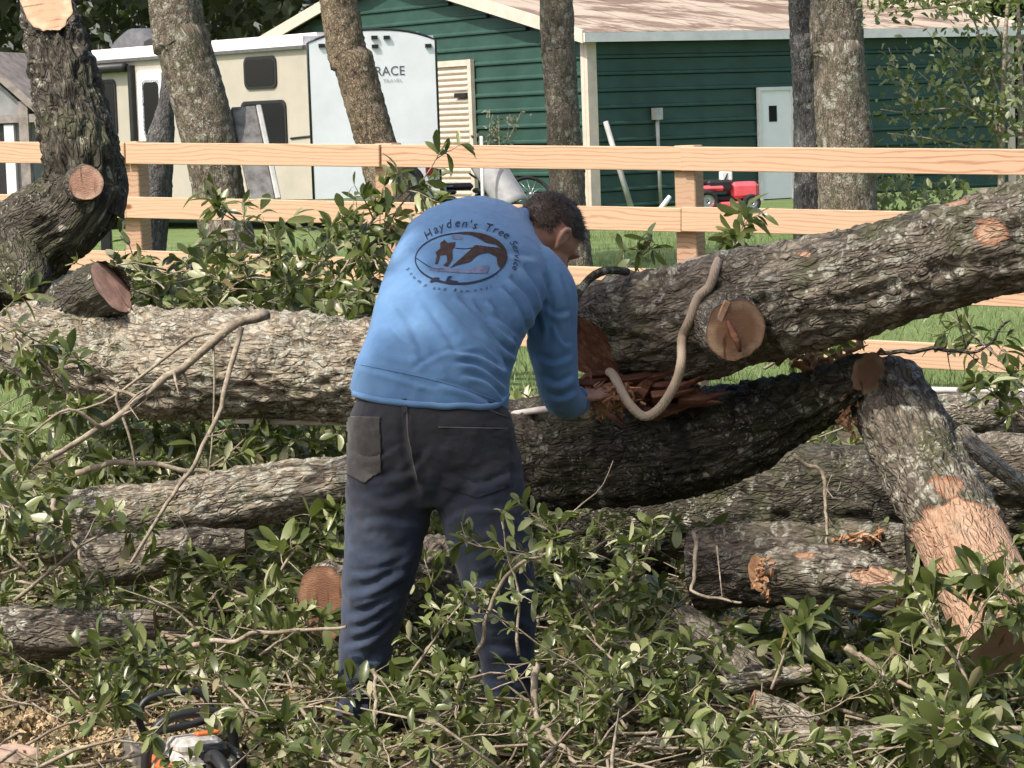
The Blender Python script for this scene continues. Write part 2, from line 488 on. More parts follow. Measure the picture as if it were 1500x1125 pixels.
GREEN_METAL = plain("green_siding", (0.028, 0.074, 0.058), 0.5, 0.45, 0.12, 2.0)
CREAM_TRIM = plain("cream_trim", (0.62, 0.53, 0.44), 0.5, 0.4, 0.08, 3.0)
WHITE_TRIM = plain("white_trim", (0.74, 0.73, 0.72), 0.5, 0.4, 0.06, 3.0)
M_ = Mat("weathered_roof_metal", 0.6, 0.35)
_c = M_.coord("Object", (0.45, 1, 1))
_b = M_.ramp(M_.noise(M_.coord("Object"), 1.4, 5, 0.6), [(0.3, (0.40, 0.325, 0.25)), (0.7, (0.50, 0.41, 0.325))])
_p = M_.ramp(M_.noise(_c, 1.15, 7, 0.72, 0.5), [(0.475, (0, 0, 0)), (0.55, (0.9,) * 3)])
M_.color(M_.mix(_p, _b, M_.mix(M_.noise(_c, 30, 3), (0.10, 0.065, 0.045), (0.26, 0.17, 0.125))))
ROOF = M_.m
RV_TAN = plain("trailer_tan", (0.42, 0.385, 0.325), 0.35, 0.5, 0.05, 1.5)
RV_WHITE = plain("trailer_white", (0.78, 0.80, 0.85), 0.3, 0.5, 0.04, 1.5)
RV_ROOF = plain("trailer_roof_white", (0.78, 0.72, 0.69), 0.55, 0.4, 0.08, 3)
BLACK = plain("black_plastic", (0.018, 0.018, 0.019), 0.45, 0.45, 0.15, 12)
DARKGREY = plain("dark_grey", (0.10, 0.10, 0.105), 0.55, 0.4, 0.15, 8)
MIDGREY = plain("mid_grey", (0.25, 0.25, 0.25), 0.6, 0.4, 0.12, 6)
PALEGREY = plain("pale_grey", (0.42, 0.42, 0.40), 0.6, 0.4, 0.12, 6)
STONEGREY = plain("weathered_grey", (0.17, 0.165, 0.16), 0.9, 0.2, 0.25, 9)
WHITEP = plain("white_plastic", (0.80, 0.79, 0.77), 0.45, 0.45, 0.10, 9)
SAW_WHITE = plain("grimy_white_plastic", (0.42, 0.40, 0.37), 0.6, 0.4, 0.35, 30)
ORANGE = plain("orange_plastic", (0.62, 0.16, 0.045), 0.4, 0.45, 0.10, 14)
RED = plain("mower_red", (0.72, 0.10, 0.12), 0.4, 0.45, 0.08, 5)
DARKRED = plain("tail_light_red", (0.16, 0.012, 0.016), 0.25, 0.5, 0.1, 9)
STEEL = plain("steel", (0.45, 0.45, 0.46), 0.35, 0.5, 0.1, 18, 0.8)
RUBBER = plain("tyre_rubber", (0.022, 0.022, 0.023), 0.85, 0.25, 0.2, 20)
INK = plain("lettering", (0.10, 0.10, 0.12), 0.5, 0.4, 0.05, 9)
INK_PALE = plain("small_lettering", (0.42, 0.43, 0.47), 0.5, 0.4, 0.05, 9)
WOODGREY = plain("weathered_board", (0.27, 0.235, 0.215), 0.85, 0.2, 0.2, 9)
HUT_WALL = plain("hut_wall", (0.27, 0.275, 0.28), 0.7, 0.3, 0.1, 5)
PVC = plain("white_pipe", (0.70, 0.62, 0.58), 0.45, 0.4, 0.10, 9)
ROPE_M = Mat("tan_rope", 0.85, 0.2)
_c = ROPE_M.coord(attr="lc")
_w = ROPE_M.n("TexWave"); _w.bands_direction = 'DIAGONAL'; _w.inputs["Scale"].default_value = 38; ROPE_M.link(_c, _w.inputs["Vector"])
ROPE_M.color(ROPE_M.mix(ROPE_M.noise(_c, 9, 4), ROPE_M.ramp(_w.outputs["Fac"], [(0, (0.40, 0.30, 0.22)), (1, (0.56, 0.45, 0.35))]), (0.50, 0.40, 0.31))).bump(_w.outputs["Fac"], 0.5, 0.004)
ROPE = ROPE_M.m
M_ = Mat("dark_glass", 0.06, 0.6); M_.color((0.012, 0.014, 0.016)); GLASS = M_.m
# ------------------------------------------------------------------ ground, lawn, far wood
def sheet(name, x0, x1, y0, y1, nx, ny, zf, mat, **kw):
    X, Y = np.meshgrid(np.linspace(x0, x1, nx), np.linspace(y0, y1, ny))
    P = np.stack([X.ravel(), Y.ravel(), np.zeros(X.size)], 1)
    P[:, 2] = zf(P)
    i = np.arange(ny - 1)[:, None] * nx + np.arange(nx - 1)[None]
    Fq = np.stack([i, i + 1, i + nx + 1, i + nx], -1).reshape(-1, 4)
    return mk(name, P, Fq, mat, origin=np.zeros(3), **kw)
def ground_z(P):
    P = np.atleast_2d(P)
    q = np.column_stack([P[:, 0], P[:, 1], np.zeros(len(P))])
    near = np.clip((14.5 - P[:, 1]) / 2.5, 0, 1)
    return near * (fbm(q * 0.9, 3, 5) * 0.06 + fbm(q * 5, 3, 9) * 0.018)
sheet("ground", -7, 7, 2.5, 15.2, 240, 210, lambda P: ground_z(P), SOIL, kind="structure")
def lawn_z(P):
    q = np.column_stack([P[:, 0], P[:, 1], np.zeros(len(P))])
    return -0.4 + np.clip((P[:, 1] - 11.5) / 3.0, 0, 1) * 0.406 + np.clip((P[:, 1] - 20) / 28, 0, 1) * 0.10 + np.clip((P[:, 1] - 15) / 4, 0, 1) * fbm(q * 0.25, 3, 3) * 0.03
sheet("lawn", -260, 260, -40, 480, 220, 300, lambda P: lawn_z(P), TURF, kind="structure")

def leaf_template(wid=0.2, fold=0.3, curl=0.18, rows=((0, 0), (0.18, .5), (0.45, .92), (0.70, 1.0), (0.90, .55), (1, 0))):
    V, Fq = [], []
    for t, w in rows:
        z = -curl * t * t
        if w == 0: V.append([(0, t, z)])
        else: V.append([(-w * wid, t, z + fold * w * wid), (0, t, z), (w * wid, t, z + fold * w * wid)])
    idx, flat = [], []
    for r in V:
        idx.append(list(range(len(flat), len(flat) + len(r)))); flat += r
    for a, b in zip(idx[:-1], idx[1:]):
        if len(a) == 1: Fq += [[a[0], b[1], b[0]], [a[0], b[2], b[1]]]
        elif len(b) == 1: Fq += [[a[0], a[1], b[0]], [a[1], a[2], b[0]]]
        else:
            for k in (0, 1):
                Fq += [[a[k], a[k + 1], b[k + 1]], [a[k], b[k + 1], b[k]]]
    return np.array(flat, float), np.array(Fq)
LT = leaf_template()
LT_SMALL = leaf_template(0.26, 0.25, 0.15, ((0, 0), (0.4, 1), (0.8, .7), (1, 0)))
LT_CARD = leaf_template(0.34, 0.3, 0.2, ((0, 0), (0.5, 1), (1, 0)))
LT_BLADE = leaf_template(0.035, 0.2, 0.35, ((0, 1), (0.5, .8), (1, 0)))

def leaf_basis(D, U):
    """columns: x (width), y (length), z (face) for each leaf"""
    D = D / (np.linalg.norm(D, axis=1)[:, None] + 1e-9)
    X = np.cross(D, U); X /= np.linalg.norm(X, axis=1)[:, None] + 1e-9
    Z = np.cross(X, D)
    return X, D, Z

def leaf_cloud(P, D, U, size, tmpl, rng):
    """joined mesh of leaves -> V, F, rnd attribute"""
    P = np.asarray(P, float); n = len(P)
    X, Y, Z = leaf_basis(np.asarray(D, float), np.asarray(U, float))
    tv, tf = tmpl
    sz = (np.asarray(size) * np.ones(n))[:, None, None]
    wx = rng.uniform(.65, 1.25, (n, 1, 1)); cz = rng.uniform(-.8, 2.6, (n, 1, 1)); bx = rng.normal(size=(n, 1, 1)) * .16 * (tv[None, :, 1:2] ** 2)   # each leaf its own width, curl and sideways bend
    V = P[:, None] + sz * ((tv[None, :, 0:1] * wx + bx) * X[:, None] + tv[None, :, 1:2] * Y[:, None] + tv[None, :, 2:3] * cz * Z[:, None])
    Fq = tf[None] + (np.arange(n) * len(tv))[:, None, None]
    rnd = np.repeat(rng.random(n), len(tv))
    return V.reshape(-1, 3), Fq.reshape(-1, 3), rnd

def rand_dirs(n, rng):
    v = rng.normal(size=(n, 3)); return v / np.linalg.norm(v, axis=1)[:, None]

# a dark wood behind the trailer and the shed: too dense to tell tree from tree
rng = np.random.default_rng(11)
nn = 60000
x = rng.uniform(-34, 34, nn); dep = rng.gamma(1.6, 2.6, nn)
zz = rng.uniform(0.2, 13, nn)
yy = 72 + dep + 2.0 * fbm(np.stack([x * .25, zz * .25, 0 * x], 1), 3, 4) - np.clip(zz - 6, 0, 5) * 1.7  # upper crowns lean forward, shaped to shade the edge below
P = np.stack([x, yy, zz], 1)
V, Fq, rnd = leaf_cloud(P, rand_dirs(nn, rng) + (0, 0, -.3), rand_dirs(nn, rng) + (0, -.3, .5), rng.uniform(0.3, 0.7, nn), LT_CARD, rng)
mk("wood", V, Fq, LEAF_FAR, kind="stuff", attrs={"rnd": ('FLOAT', rnd)}, smooth=False,
   label="dense dark wood behind the trailer and the green shed", cat="wood")
# strip of wood added behind the camera to hold off sky light
nn = 9000
P = np.stack([rng.uniform(-7, 15, nn), -7.5 + rng.normal(size=nn) * 1.2, rng.uniform(0, 9, nn)], 1)
V, Fq, rnd = leaf_cloud(P, rand_dirs(nn, rng) + (0, 0, -.3), rand_dirs(nn, rng) + (0, .6, .3), rng.uniform(0.35, 0.7, nn), LT_CARD, rng)
mk("wood", V, Fq, LEAF_FAR, kind="stuff", attrs={"rnd": ('FLOAT', rnd)}, smooth=False, label="leafy strip of wood added behind the camera to block sky light", cat="wood")
# lawn grass, seen between and below the rails
nn = 52000
y = 15.0 + 24 * rng.random(nn) ** 1.9
x = (rng.random(nn) - .5) * 2 * (y * 0.205 + 0.3)
P = np.stack([x, y, np.zeros(nn)], 1); P[:, 2] = lawn_z(P) - 0.005
D = rand_dirs(nn, rng) * 0.45 + (0, 0, 1)
V, Fq, rnd = leaf_cloud(P, D, rand_dirs(nn, rng), rng.uniform(0.04, 0.11, nn) * (1 + (y - 15) * .02), LT_BLADE, rng)
mk("lawn_grass", V, Fq, GRASS, kind="stuff", attrs={"rnd": ('FLOAT', rnd)}, smooth=False,
   label="sunlit green lawn grass beyond the plank fence", cat="grass")

# ------------------------------------------------------------------ green shed (local x along the long wall, y along the gable end)
class Loc:
    """local frame standing at a ground point, turned about z"""
    def __init__(self, o, ang): self.o = np.array(o, float); self.R = rotz(ang); self.ang = ang
    def w(self, p): return np.atleast_2d(p) @ self.R.T + self.o
    def l(self, p): return (np.atleast_2d(p) - self.o) @ self.R
    def box(self, x0, x1, y0, y1, z0, z1):
        V, Fq = box((x0 + x1) / 2, (y0 + y1) / 2, (z0 + z1) / 2, x1 - x0, y1 - y0, z1 - z0)
        return self.w(V), Fq
    def px(self, px, py, plane, off=0.0):
        """photo pixel on the local plane 'x' or 'y' (= off) -> local coords"""
        n = self.R[:, 0] if plane == 'x' else self.R[:, 1]
        return self.l(on_plane(px, py, self.o + n * off, n))[0]
def prism(L, poly, axis, a, b):
    """extrude a convex polygon (list of 2-D local points) along local axis from a to b"""
    V = []
    for t in (a, b):
        for p, q in poly:
            V.append({'x': (t, p, q), 'y': (p, t, q), 'z': (p, q, t)}[axis])
    n = len(poly)
    Fq = [list(range(n))[::-1], list(range(n, 2 * n))] + [[i, (i + 1) % n, n + (i + 1) % n, n + i] for i in range(n)]
    return L.w(np.array(V, float)), Fq

SH_D = 49.0
c0 = W(868, 306, SH_D)
SH = Loc((c0[0], c0[1], 0.07), math.radians(34))
eave = SH.l(W(868, 48, SH_D))[0][2]
L_LEN = SH.px(1478, 40, 'y')[0]
G_LEN = 13.4
ridge = eave + G_LEN / 2 * 0.23
shed = empty("metal_shed", SH.w([0, 0, 0])[0], "dark green metal shed with cream corner trim and rusty pale roof", "shed")
mk("inner_wall", *merge([prism(SH, [(0.05, 0), (G_LEN - .05, 0), (G_LEN - .05, eave - .05), (G_LEN / 2, ridge - .08), (0.05, eave - .05)], 'x', 0.06, L_LEN - 0.06)]), DARKGREY, shed, smooth=False)
def lap(L, x0, x1, z0, z1, face, top0=None):
    """one lap of siding with a rolled rib on its lower edge; face 'y' = long wall, 'x' = gable end"""
    prof = [(0.0, z1), (-0.012, z1 - .012), (-0.014, z0 + .075), (-0.045, z0 + .055), (-0.050, z0 + .03), (-0.045, z0 + .004), (0.0, z0)]
    V = []
    for t in (x0, x1):
        for d, z in prof:
            V.append((t, d, z) if face == 'y' else (d, t, z))
    n = len(prof)
    Fq = [[i, i + 1, n + i + 1, n + i] for i in range(n - 1)] + [list(range(n))[::-1], list(range(n, 2 * n))]
    return L.w(np.array(V, float)), Fq
step = 0.305
k = 0
while 0.05 + k * step < ridge - 0.2:
    z0 = 0.05 + k * step; z1 = z0 + step - 0.006
    if z1 < eave + 0.1:
        mk("siding_panel", *lap(SH, 0.12, L_LEN - 0.1, z0, min(z1, eave), 'y'), GREEN_METAL, shed, smooth=False)
    # gable end: narrower towards the ridge
    m = max(0.12, (z1 - eave) / 0.23 + 0.05 if z1 > eave else 0.12)
    if G_LEN - 2 * m > 0.4:
        mk("siding_panel", *lap(SH, m, G_LEN - m, z0, z1, 'x'), GREEN_METAL, shed, smooth=False)
    k += 1
mk("corner_trim", *merge([SH.box(-0.07, 0.14, -0.075, 0.02, 0, eave - 0.02), SH.box(-0.075, 0.01, 0.022, 0.13, 0, eave - 0.022)]), CREAM_TRIM, shed, smooth=False)
mk("corner_trim", *SH.box(L_LEN - .1, L_LEN + .06, -0.07, 0.05, 0, eave - .02), CREAM_TRIM, shed, smooth=False)
# roof: two slopes of ribbed sheets
OV = 0.28
for side in (0, 1):
    nsh = 12
    for s in range(nsh):
        xa = -OV + (L_LEN + 2 * OV) * s / nsh; xb = -OV + (L_LEN + 2 * OV) * (s + 1) / nsh
        V = []
        for (yy_, zz_) in ((-OV, eave - OV * .23 + .06), (G_LEN / 2, ridge + .06)):
            if side: yy_ = G_LEN - yy_
            for t, dz in ((0, .005), (.03, .005), (.04, 0), (.3, 0), (.5, 0.002), (.7, 0), (.9, 0), (1, 0)):
                V.append((xa + (xb - xa) * t, yy_, zz_ + dz))
        V = np.array(V); n = 8
        V2 = V - (0, 0, 0.025)
        Fq = [[i, i + 1, n + i + 1, n + i] for i in range(n - 1)]
        Fq += [[2 * n + b for b in f[::-1]] for f in Fq] + [[i, 2 * n + i, 2 * n + i + 1, i + 1] for i in range(n - 1)]
        mk("roof_sheet", SH.w(np.vstack([V, V2])), Fq, ROOF, shed, smooth=False, origin=SH.o)
mk("eave_fascia", *SH.box(-OV, L_LEN + OV, -OV - .03, -OV + .01, eave - OV * .23 - .12, eave - OV * .23 + .05), WHITE_TRIM, shed, smooth=False)
for xa in (-OV - .03, L_LEN + OV - .01):
    for sg in (0, 1):
        pl = [(-OV, eave - OV * .23 - .14), (G_LEN / 2, ridge - .14), (G_LEN / 2, ridge + .10), (-OV, eave - OV * .23 + .10)]
        if sg: pl = [(G_LEN - a, b) for a, b in pl][::-1]
        mk("rake_trim", *prism(SH, pl, 'x', xa, xa + .05), CREAM_TRIM, shed, smooth=False)
# white door in the long wall
a = SH.px(1108, 128, 'y', -.06); b = SH.px(1163, 305, 'y', -.06)
dx0, dx1, dz1 = a[0], b[0], a[2]
door = mk("door", *SH.box(dx0 + .07, dx1 - .07, -0.09, -0.055, 0.05, dz1 - .07), plain("door_white", (.88, .87, .86), .5, .4, .02, 5), shed, smooth=False)
mk("frame", *merge([SH.box(dx0, dx0 + .068, -0.12, -0.05, 0.03, dz1), SH.box(dx1 - .068, dx1, -0.12, -0.05, 0.03, dz1), SH.box(dx0 + .07, dx1 - .07, -0.118, -0.05, dz1 - .068, dz1)]), WHITE_TRIM, door, smooth=False)
wa = SH.px(1126, 155, 'y', -.09); wb = SH.px(1138, 178, 'y', -.09)
mk("pane", *SH.box(wa[0], wb[0], -0.098, -0.085, wb[2], wa[2]), GLASS, door, smooth=False)
hd = SH.px(1153, 218, 'y', -.09)
mk("handle", *tube([SH.w([hd[0], -.09, hd[2]])[0], SH.w([hd[0], -.14, hd[2]])[0], SH.w([hd[0] - .08, -.15, hd[2]])[0]], [.012] * 3, 6), STEEL, door)
# pale roller shutter in the gable end
a = SH.px(689, 96, 'x', -.06); b = SH.px(600, 215, 'x', -.06)
shy0, shy1, shz = a[1], b[1], a[2]
sh = mk("shutter_door", *SH.box(-0.075, -0.05, shy0, shy1, 0.05, shz), CREAM_TRIM, shed, smooth=False)
for k in range(24):
    z0 = 0.06 + k * (shz - .1) / 24
    pr = [(-0.077, z0), (-0.115, z0 + .03), (-0.115, z0 + .06), (-0.077, z0 + .085)]
    V = [(p, t, q) for t in (shy0 + .05, shy1) for p, q in pr]
    mk("slat", SH.w(np.array(V)), [[0, 1, 5, 4], [1, 2, 6, 5], [2, 3, 7, 6], [0, 3, 2, 1], [4, 5, 6, 7]], CREAM_TRIM, sh, smooth=False)
mk("frame", *merge([SH.box(-0.14, -0.052, shy0 - .12, shy0, 0.02, shz + .12), SH.box(-0.138, -0.052, shy0, shy1, shz, shz + .118)]), CREAM_TRIM, sh, smooth=False)
hd = SH.px(681, 139, 'x', -.1)
mk("latch", *SH.box(-0.16, -0.11, hd[1] - .12, hd[1] + .3, hd[2] - .05, hd[2] + .04), BLACK, sh, smooth=False)

# ------------------------------------------------------------------ travel trailer (local x along its end, y along its side)
RD = 43.0
c0 = W(461, 290, RD)
RV = Loc((c0[0], c0[1], 0.06), math.radians(41))
zt = RV.l(W(461, 62, RD))[0][2]; zb = RV.l(W(461, 292, RD))[0][2]
RW = RV.px(640, 180, 'y')[0]; RL = 12.5
rv = empty("travel_trailer", RV.w([0, 0, 0])[0], "tan and white travel trailer parked behind the plank fence", "trailer")
mk("body", *RV.box(0.0, RW, 0.05, RL, zb, zt - .05), RV_TAN, rv, smooth=False)
mk("chassis", *RV.box(0.25, RW - .25, .3, RL - .2, 0.35, zb), BLACK, rv, smooth=False)
CP = Loc(RV.o, math.radians(13))            # end panel turned off square so the sun brightens it
CW = CP.px(640, 180, 'y')[0]
arch = [(0.0 - .02, zb)] + [(CW * t - .02 + .04 * t, zt + 0.19 * (1 - abs(2 * t - 1) ** 2.6) - .02) for t in np.linspace(0, 1, 15)] + [(CW + .02, zb)]
cap = mk("end_panel", *prism(CP, arch[::-1], 'y', -0.04, 0.05), RV_WHITE, rv, smooth=False)
e1 = CP.w([CW, .05, 0])[0]; e2 = RV.w([RW, .05, 0])[0]; e0 = RV.w([0, .05, 0])[0]
V = np.array([[e[0], e[1], z] for z in (zb, zt - .03) for e in (e0, e1, e2)])
mk("panel_wedge", V, [[2, 1, 0], [3, 4, 5], [0, 1, 4, 3], [1, 2, 5, 4], [2, 0, 3, 5]], RV_WHITE, rv, smooth=False)  # wedge added to close the gap behind the turned panel
mk("edge_trim", *merge([tube(CP.w(np.array([(p, -.03, q) for p, q in arch[:1] + arch[1:]])), [.022] * len(arch), 6)]), BLACK, cap)
def roundrect(w, h, r, n=5):
    pts = []
    for cx, cz, a0 in ((w / 2 - r, h / 2 - r, 0), (-w / 2 + r, h / 2 - r, 90), (-w / 2 + r, -h / 2 + r, 180), (w / 2 - r, -h / 2 + r, 270)):
        for k in range(n + 1):
            a = math.radians(a0 + 90 * k / n); pts.append((cx + r * math.cos(a), cz + r * math.sin(a)))
    return pts
def rv_window(x0, y0, x1, y1, parent=rv, name="window"):
    """pixel rectangle on the trailer's side"""
    a = RV.px(x0, y0, 'x'); b = RV.px(x1, y1, 'x')
    cy, cz = (a[1] + b[1]) / 2, (a[2] + b[2]) / 2; w, h = abs(a[1] - b[1]), abs(a[2] - b[2])
    o = mk(name, *prism(RV, [(cy + p, cz + q) for p, q in roundrect(w, h, .12)], 'x', -0.03, 0.0), BLACK, parent, smooth=False)
    mk("pane", *prism(RV, [(cy + p, cz + q) for p, q in roundrect(w - .1, h - .1, .09)], 'x', -0.036, -0.028), GLASS, o, smooth=False)
    return o
rv_window(358, 84, 407, 129); rv_window(354, 149, 423, 228); rv_window(136, 118, 174, 199); rv_window(13, 122, 33, 160)
# entry door
a = RV.px(202, 104, 'x'); b = RV.px(246, 290, 'x')
dr = mk("door", *prism(RV, [((a[1] + b[1]) / 2 + p, (a[2] + b[2]) / 2 + q) for p, q in roundrect(abs(a[1] - b[1]), abs(a[2] - b[2]), .06)], 'x', -0.03, 0), RV_WHITE, rv, smooth=False)
rv_window(209, 117, 240, 203, dr, "window")
# awning along the eave
a = RV.px(192, 96, 'x'); b = RV.px(-60, 118, 'x')
aw = mk("awning", *tube(RV.w(np.array([(-0.13, a[1], a[2] - .03), (-0.13, RL - .3, a[2] - .03)])), [.085] * 2, 10), BLACK, rv)
mk("awning_arm", *RV.box(-0.10, -0.005, a[1] - .12, a[1] - .02, zb, a[2]), BLACK, aw, smooth=False)
mk("roof", *merge([RV.box(-0.06, RW + .04, 0.06, RL + .05, zt - .045, zt + .10), RV.box(.25, RW - .25, 0.1, RL - .1, zt + .101, zt + .16)]), RV_ROOF, rv, smooth=False)
mk("roof_edge", *RV.box(-0.075, -0.002, 0.06, RL, zt - .10, zt - .047), DARKGREY, rv, smooth=False)
# air conditioner hump
a = RV.px(208, 60, 'x', .9)
V, Fq = [], []
for i, t in enumerate(np.linspace(0, 1, 9)):
    h = .42 * math.sin(math.pi * min(1, (0.08 + t * 0.9))) ** .5
    for j, (u, kz) in enumerate(((0, 0), (.04, .75), (.2, 1), (.8, 1), (.96, .75), (1, 0))):
        V.append((.55 + u * .75, a[1] - .55 + t * 1.1, zt + .10 + h * kz))
for i in range(8):
    for j in range(5): Fq.append([i * 6 + j, i * 6 + j + 1, i * 6 + j + 7, i * 6 + j + 6])
Fq += [list(range(6)), list(range(48, 54))[::-1]]
mk("air_conditioner", RV.w(np.array(V)), Fq, DARKGREY, rv)
# marker lamps, camera, tail lamp, wheels
for x_, y_ in ((471, 67), (548, 55), (566, 55), (549, 68), (627, 67)):
    p = CP.px(x_, y_, 'y', -.04)
    mk("marker_lamp", *CP.box(p[0] - .05, p[0] + .05, -.075, -.038, p[2] - .03, p[2] + .03), BLACK, cap, smooth=False)
p = CP.px(633, 250, 'y', -.04)
mk("tail_lamp", *CP.box(p[0] - .11, p[0] + .09, -.09, -.038, p[2] - .07, p[2] + .07), DARKRED, cap, smooth=False)
def wheel(center, axis_ang, r, w, parent, name="wheel", rim=STEEL):
    a = np.arange(28) * 2 * np.pi / 28
    prof = [(r * .6, -w / 2), (r * .92, -w / 2), (r, -w * .3), (r, w * .3), (r * .92, w / 2), (r * .6, w / 2)]
    R = rotz(axis_ang)
    V = [R @ np.array([rr * math.cos(t), o, rr * math.sin(t)]) + center for rr, o in prof for t in a]
    Fq = tube_faces(6, 28).tolist() + [[5 * 28 + (i), 5 * 28 + (i + 1) % 28, (i + 1) % 28, i] for i in range(28)]
    o = mk(name, V, Fq, RUBBER, parent)
    prof = [(0.02, -w * .32), (r * .3, -w * .36), (r * .5, -w * .22), (r * .62, -w * .46), (r * .62, w * .46), (r * .3, w * .2), (.02, w * .2)]
    V = [R @ np.array([rr * math.cos(t), oo, rr * math.sin(t)]) + center for rr, oo in prof for t in a]
    Fq = tube_faces(7, 28).tolist() + [list(range(28)), list(range(6 * 28, 7 * 28))[::-1]]
    mk("rim", V, Fq, rim, o)
    return o
p = CP.px(592, 270, 'y', -.16)
wheel(CP.w([p[0], -.16, p[2]])[0], CP.ang, .34, .2, rv, "spare_wheel")
for yy_ in (RL * .52, RL * .62):
    wheel(RV.w([.14, yy_, .36])[0], RV.ang + math.pi / 2, .36, .22, rv)
# lettering on the end panel (its first letters stand behind the trunk)
def text_mesh(s, size, shear=0.0):
    cu = bpy.data.curves.new("t", 'FONT'); cu.body = s; cu.size = size; cu.shear = shear; cu.resolution_u = 3
    cu.extrude = 0.0
    o = bpy.data.objects.new("t", cu); COL.objects.link(o)
    dg = bpy.context.evaluated_depsgraph_get()
    me = o.evaluated_get(dg).to_mesh()
    V = np.array([v.co[:] for v in me.vertices]).reshape(-1, 3); Fq = [list(p.vertices) for p in me.polygons]
    o.evaluated_get(dg).to_mesh_clear()
    bpy.data.objects.remove(o); bpy.data.curves.remove(cu)
    return V, Fq
def panel_text(s, x0, y0, hpx, mat, name, space=1.0, x1=None):
    p = CP.px(x0, y0, 'y', -.046); q = CP.px(x0, y0 - hpx, 'y', -.046)
    V, Fq = text_mesh(s, (q[2] - p[2]) / .72)
    if x1 is not None:
        e = CP.px(x1, y0, 'y', -.046); V[:, 0] *= (e[0] - p[0]) / V[:, 0].max()
    T = CP.w(np.stack([p[0] + V[:, 0], np.full(len(V), -.046), p[2] + V[:, 1]], 1))
    mk(name, T, Fq, mat, cap, smooth=False)
panel_text("RACE", 549, 111, 14, INK, "lettering", x1=593)
panel_text("TRAVEL", 561, 121, 5, INK_PALE, "small_lettering", x1=590)
a = RV.px(426, 203, 'x', -.01); b = RV.px(461, 199, 'x', -.01)
mk("side_stripe", *tube(RV.w(np.array([(-.01, a[1], a[2]), (-.01, b[1] + .05, b[2])])), [.018] * 2, 5), BLACK, rv)

# ------------------------------------------------------------------ grey play hut at the left edge
HD = 27.0
c0 = W(22, 300, HD)
HT = Loc((c0[0], c0[1], 0.03), math.radians(-12))
hut = empty("play_hut", HT.w([0, 0, 0])[0], "small grey wooden play hut with gable roof at the left edge", "hut")
zz_ = lambda px, py: HT.px(px, py, 'y')
e = zz_(58, 165); ap = zz_(-30, 92); ba = zz_(45, 300)
hw = e[0] - ap[0]; cxh = ap[0]
mk("wall", *prism(HT, [(cxh - hw + .1, 0.0), (cxh + hw - .1, 0.0), (cxh + hw - .1, e[2]), (cxh, ap[2] - .05), (cxh - hw + .1, e[2])], 'y', 0.03, 1.4), HUT_WALL, hut, smooth=False)
for sg in (-1, 1):
    pl = [(cxh, ap[2] + .02), (cxh + sg * (hw + .1), e[2] - .10), (cxh + sg * (hw + .1), e[2]), (cxh, ap[2] + .12)]
    mk("roof_board", *prism(HT, pl if sg < 0 else pl[::-1], 'y', -0.10, 1.5), WOODGREY, hut, smooth=False)
lx = zz_(40, 200)[0]
mk("post", *HT.box(lx - .06, lx + .04, -0.06, 0.02, 0, e[2] + .12), WOODGREY, hut, smooth=False)
mk("beam", *HT.box(cxh - hw, cxh + hw, -0.05, 0.028, zz_(20, 180)[2], zz_(20, 168)[2]), WOODGREY, hut, smooth=False)
x0_ = zz_(8, 200)[0]; x1_ = zz_(22, 200)[0]
mk("door_frame", *HT.box(x0_, x1_, -0.03, 0.027, 0, zz_(10, 180)[2] - .02), WHITE_TRIM, hut, smooth=False)
mk("dark_doorway_panel", *HT.box(x0_ - .5, x0_ - .005, 0.0, 0.028, 0, zz_(10, 182)[2]), BLACK, hut, smooth=False)  # black panel painted as the shade inside the doorway
# ------------------------------------------------------------------ new plank fence
def fence_d(px): return F_PX / (200.0 + 50.0 / 1420.0 * px)
def rail_top(px, k):
    a = 207 + 76.7 * k; b = 217 + 95.3 * k
    return a + (b - a) * px / 1420.0
POSTS = [-195, 188, 560, 1001, 1535, 2040]
fence = empty("plank_fence", W(750, 560, fence_d(750)) * (1, 1, 0), "new four-rail fence of pale lumber planks crossing behind the felled tree", "fence")
fa, fb = W(-195, 200, fence_d(-195)), W(1960, 200, fence_d(1960))
fdir = (fb - fa) * (1, 1, 0); fdir /= np.linalg.norm(fdir)
fnor = np.array([fdir[1], -fdir[0], 0])            # towards the camera
fang = math.atan2(fdir[1], fdir[0])
rngf = np.random.default_rng(3)
for i, p in enumerate(POSTS):
    t = W(p, rail_top(p, 0) - 1, fence_d(p))
    V, Fq = bbox_bevel(0, 0, (t[2] + .25) / 2 - .25, 0.145, 0.12, t[2] + .25, 0.006)
    o = mk("post", V @ rotz(fang).T + (t - fnor * .064) * (1, 1, 0), Fq, LUMBER_POST, fence, smooth=False)
for k in range(4):
    for i in range(len(POSTS) - 1):
        a = W(POSTS[i], rail_top(POSTS[i], k), fence_d(POSTS[i])); b = W(POSTS[i + 1], rail_top(POSTS[i + 1], k), fence_d(POSTS[i + 1]))
        if (i + k) % 2 and k in (2,): pass
        ln = np.linalg.norm(b - a)
        d = (b - a) / ln
        up = np.cross(d, -fnor); up /= np.linalg.norm(up)
        if up[2] < 0: up = -up
        nr = np.cross(d, up)
        V, Fq = bbox_bevel(0, 0, -0.0755, ln - 0.004, 0.036, 0.151 + rngf.normal() * .002, 0.004)
        B = np.stack([d, -np.cross(up, d) * -1, up], 1)
        jit = rngf.normal(size=3) * (0.003, 0.003, 0.006)
        me = mesh_from("rail", V, Fq, LUMBER, False)
        o = bpy.data.objects.new("rail", me); COL.objects.link(o); o.parent = fence
        M4 = Matrix([list(B[r]) + [0] for r in range(3)] + [[0, 0, 0, 1]])
        o.matrix_local = Matrix.Translation(Vector((a + b) / 2 + jit + fnor * .018 - world_loc(fence))) @ M4

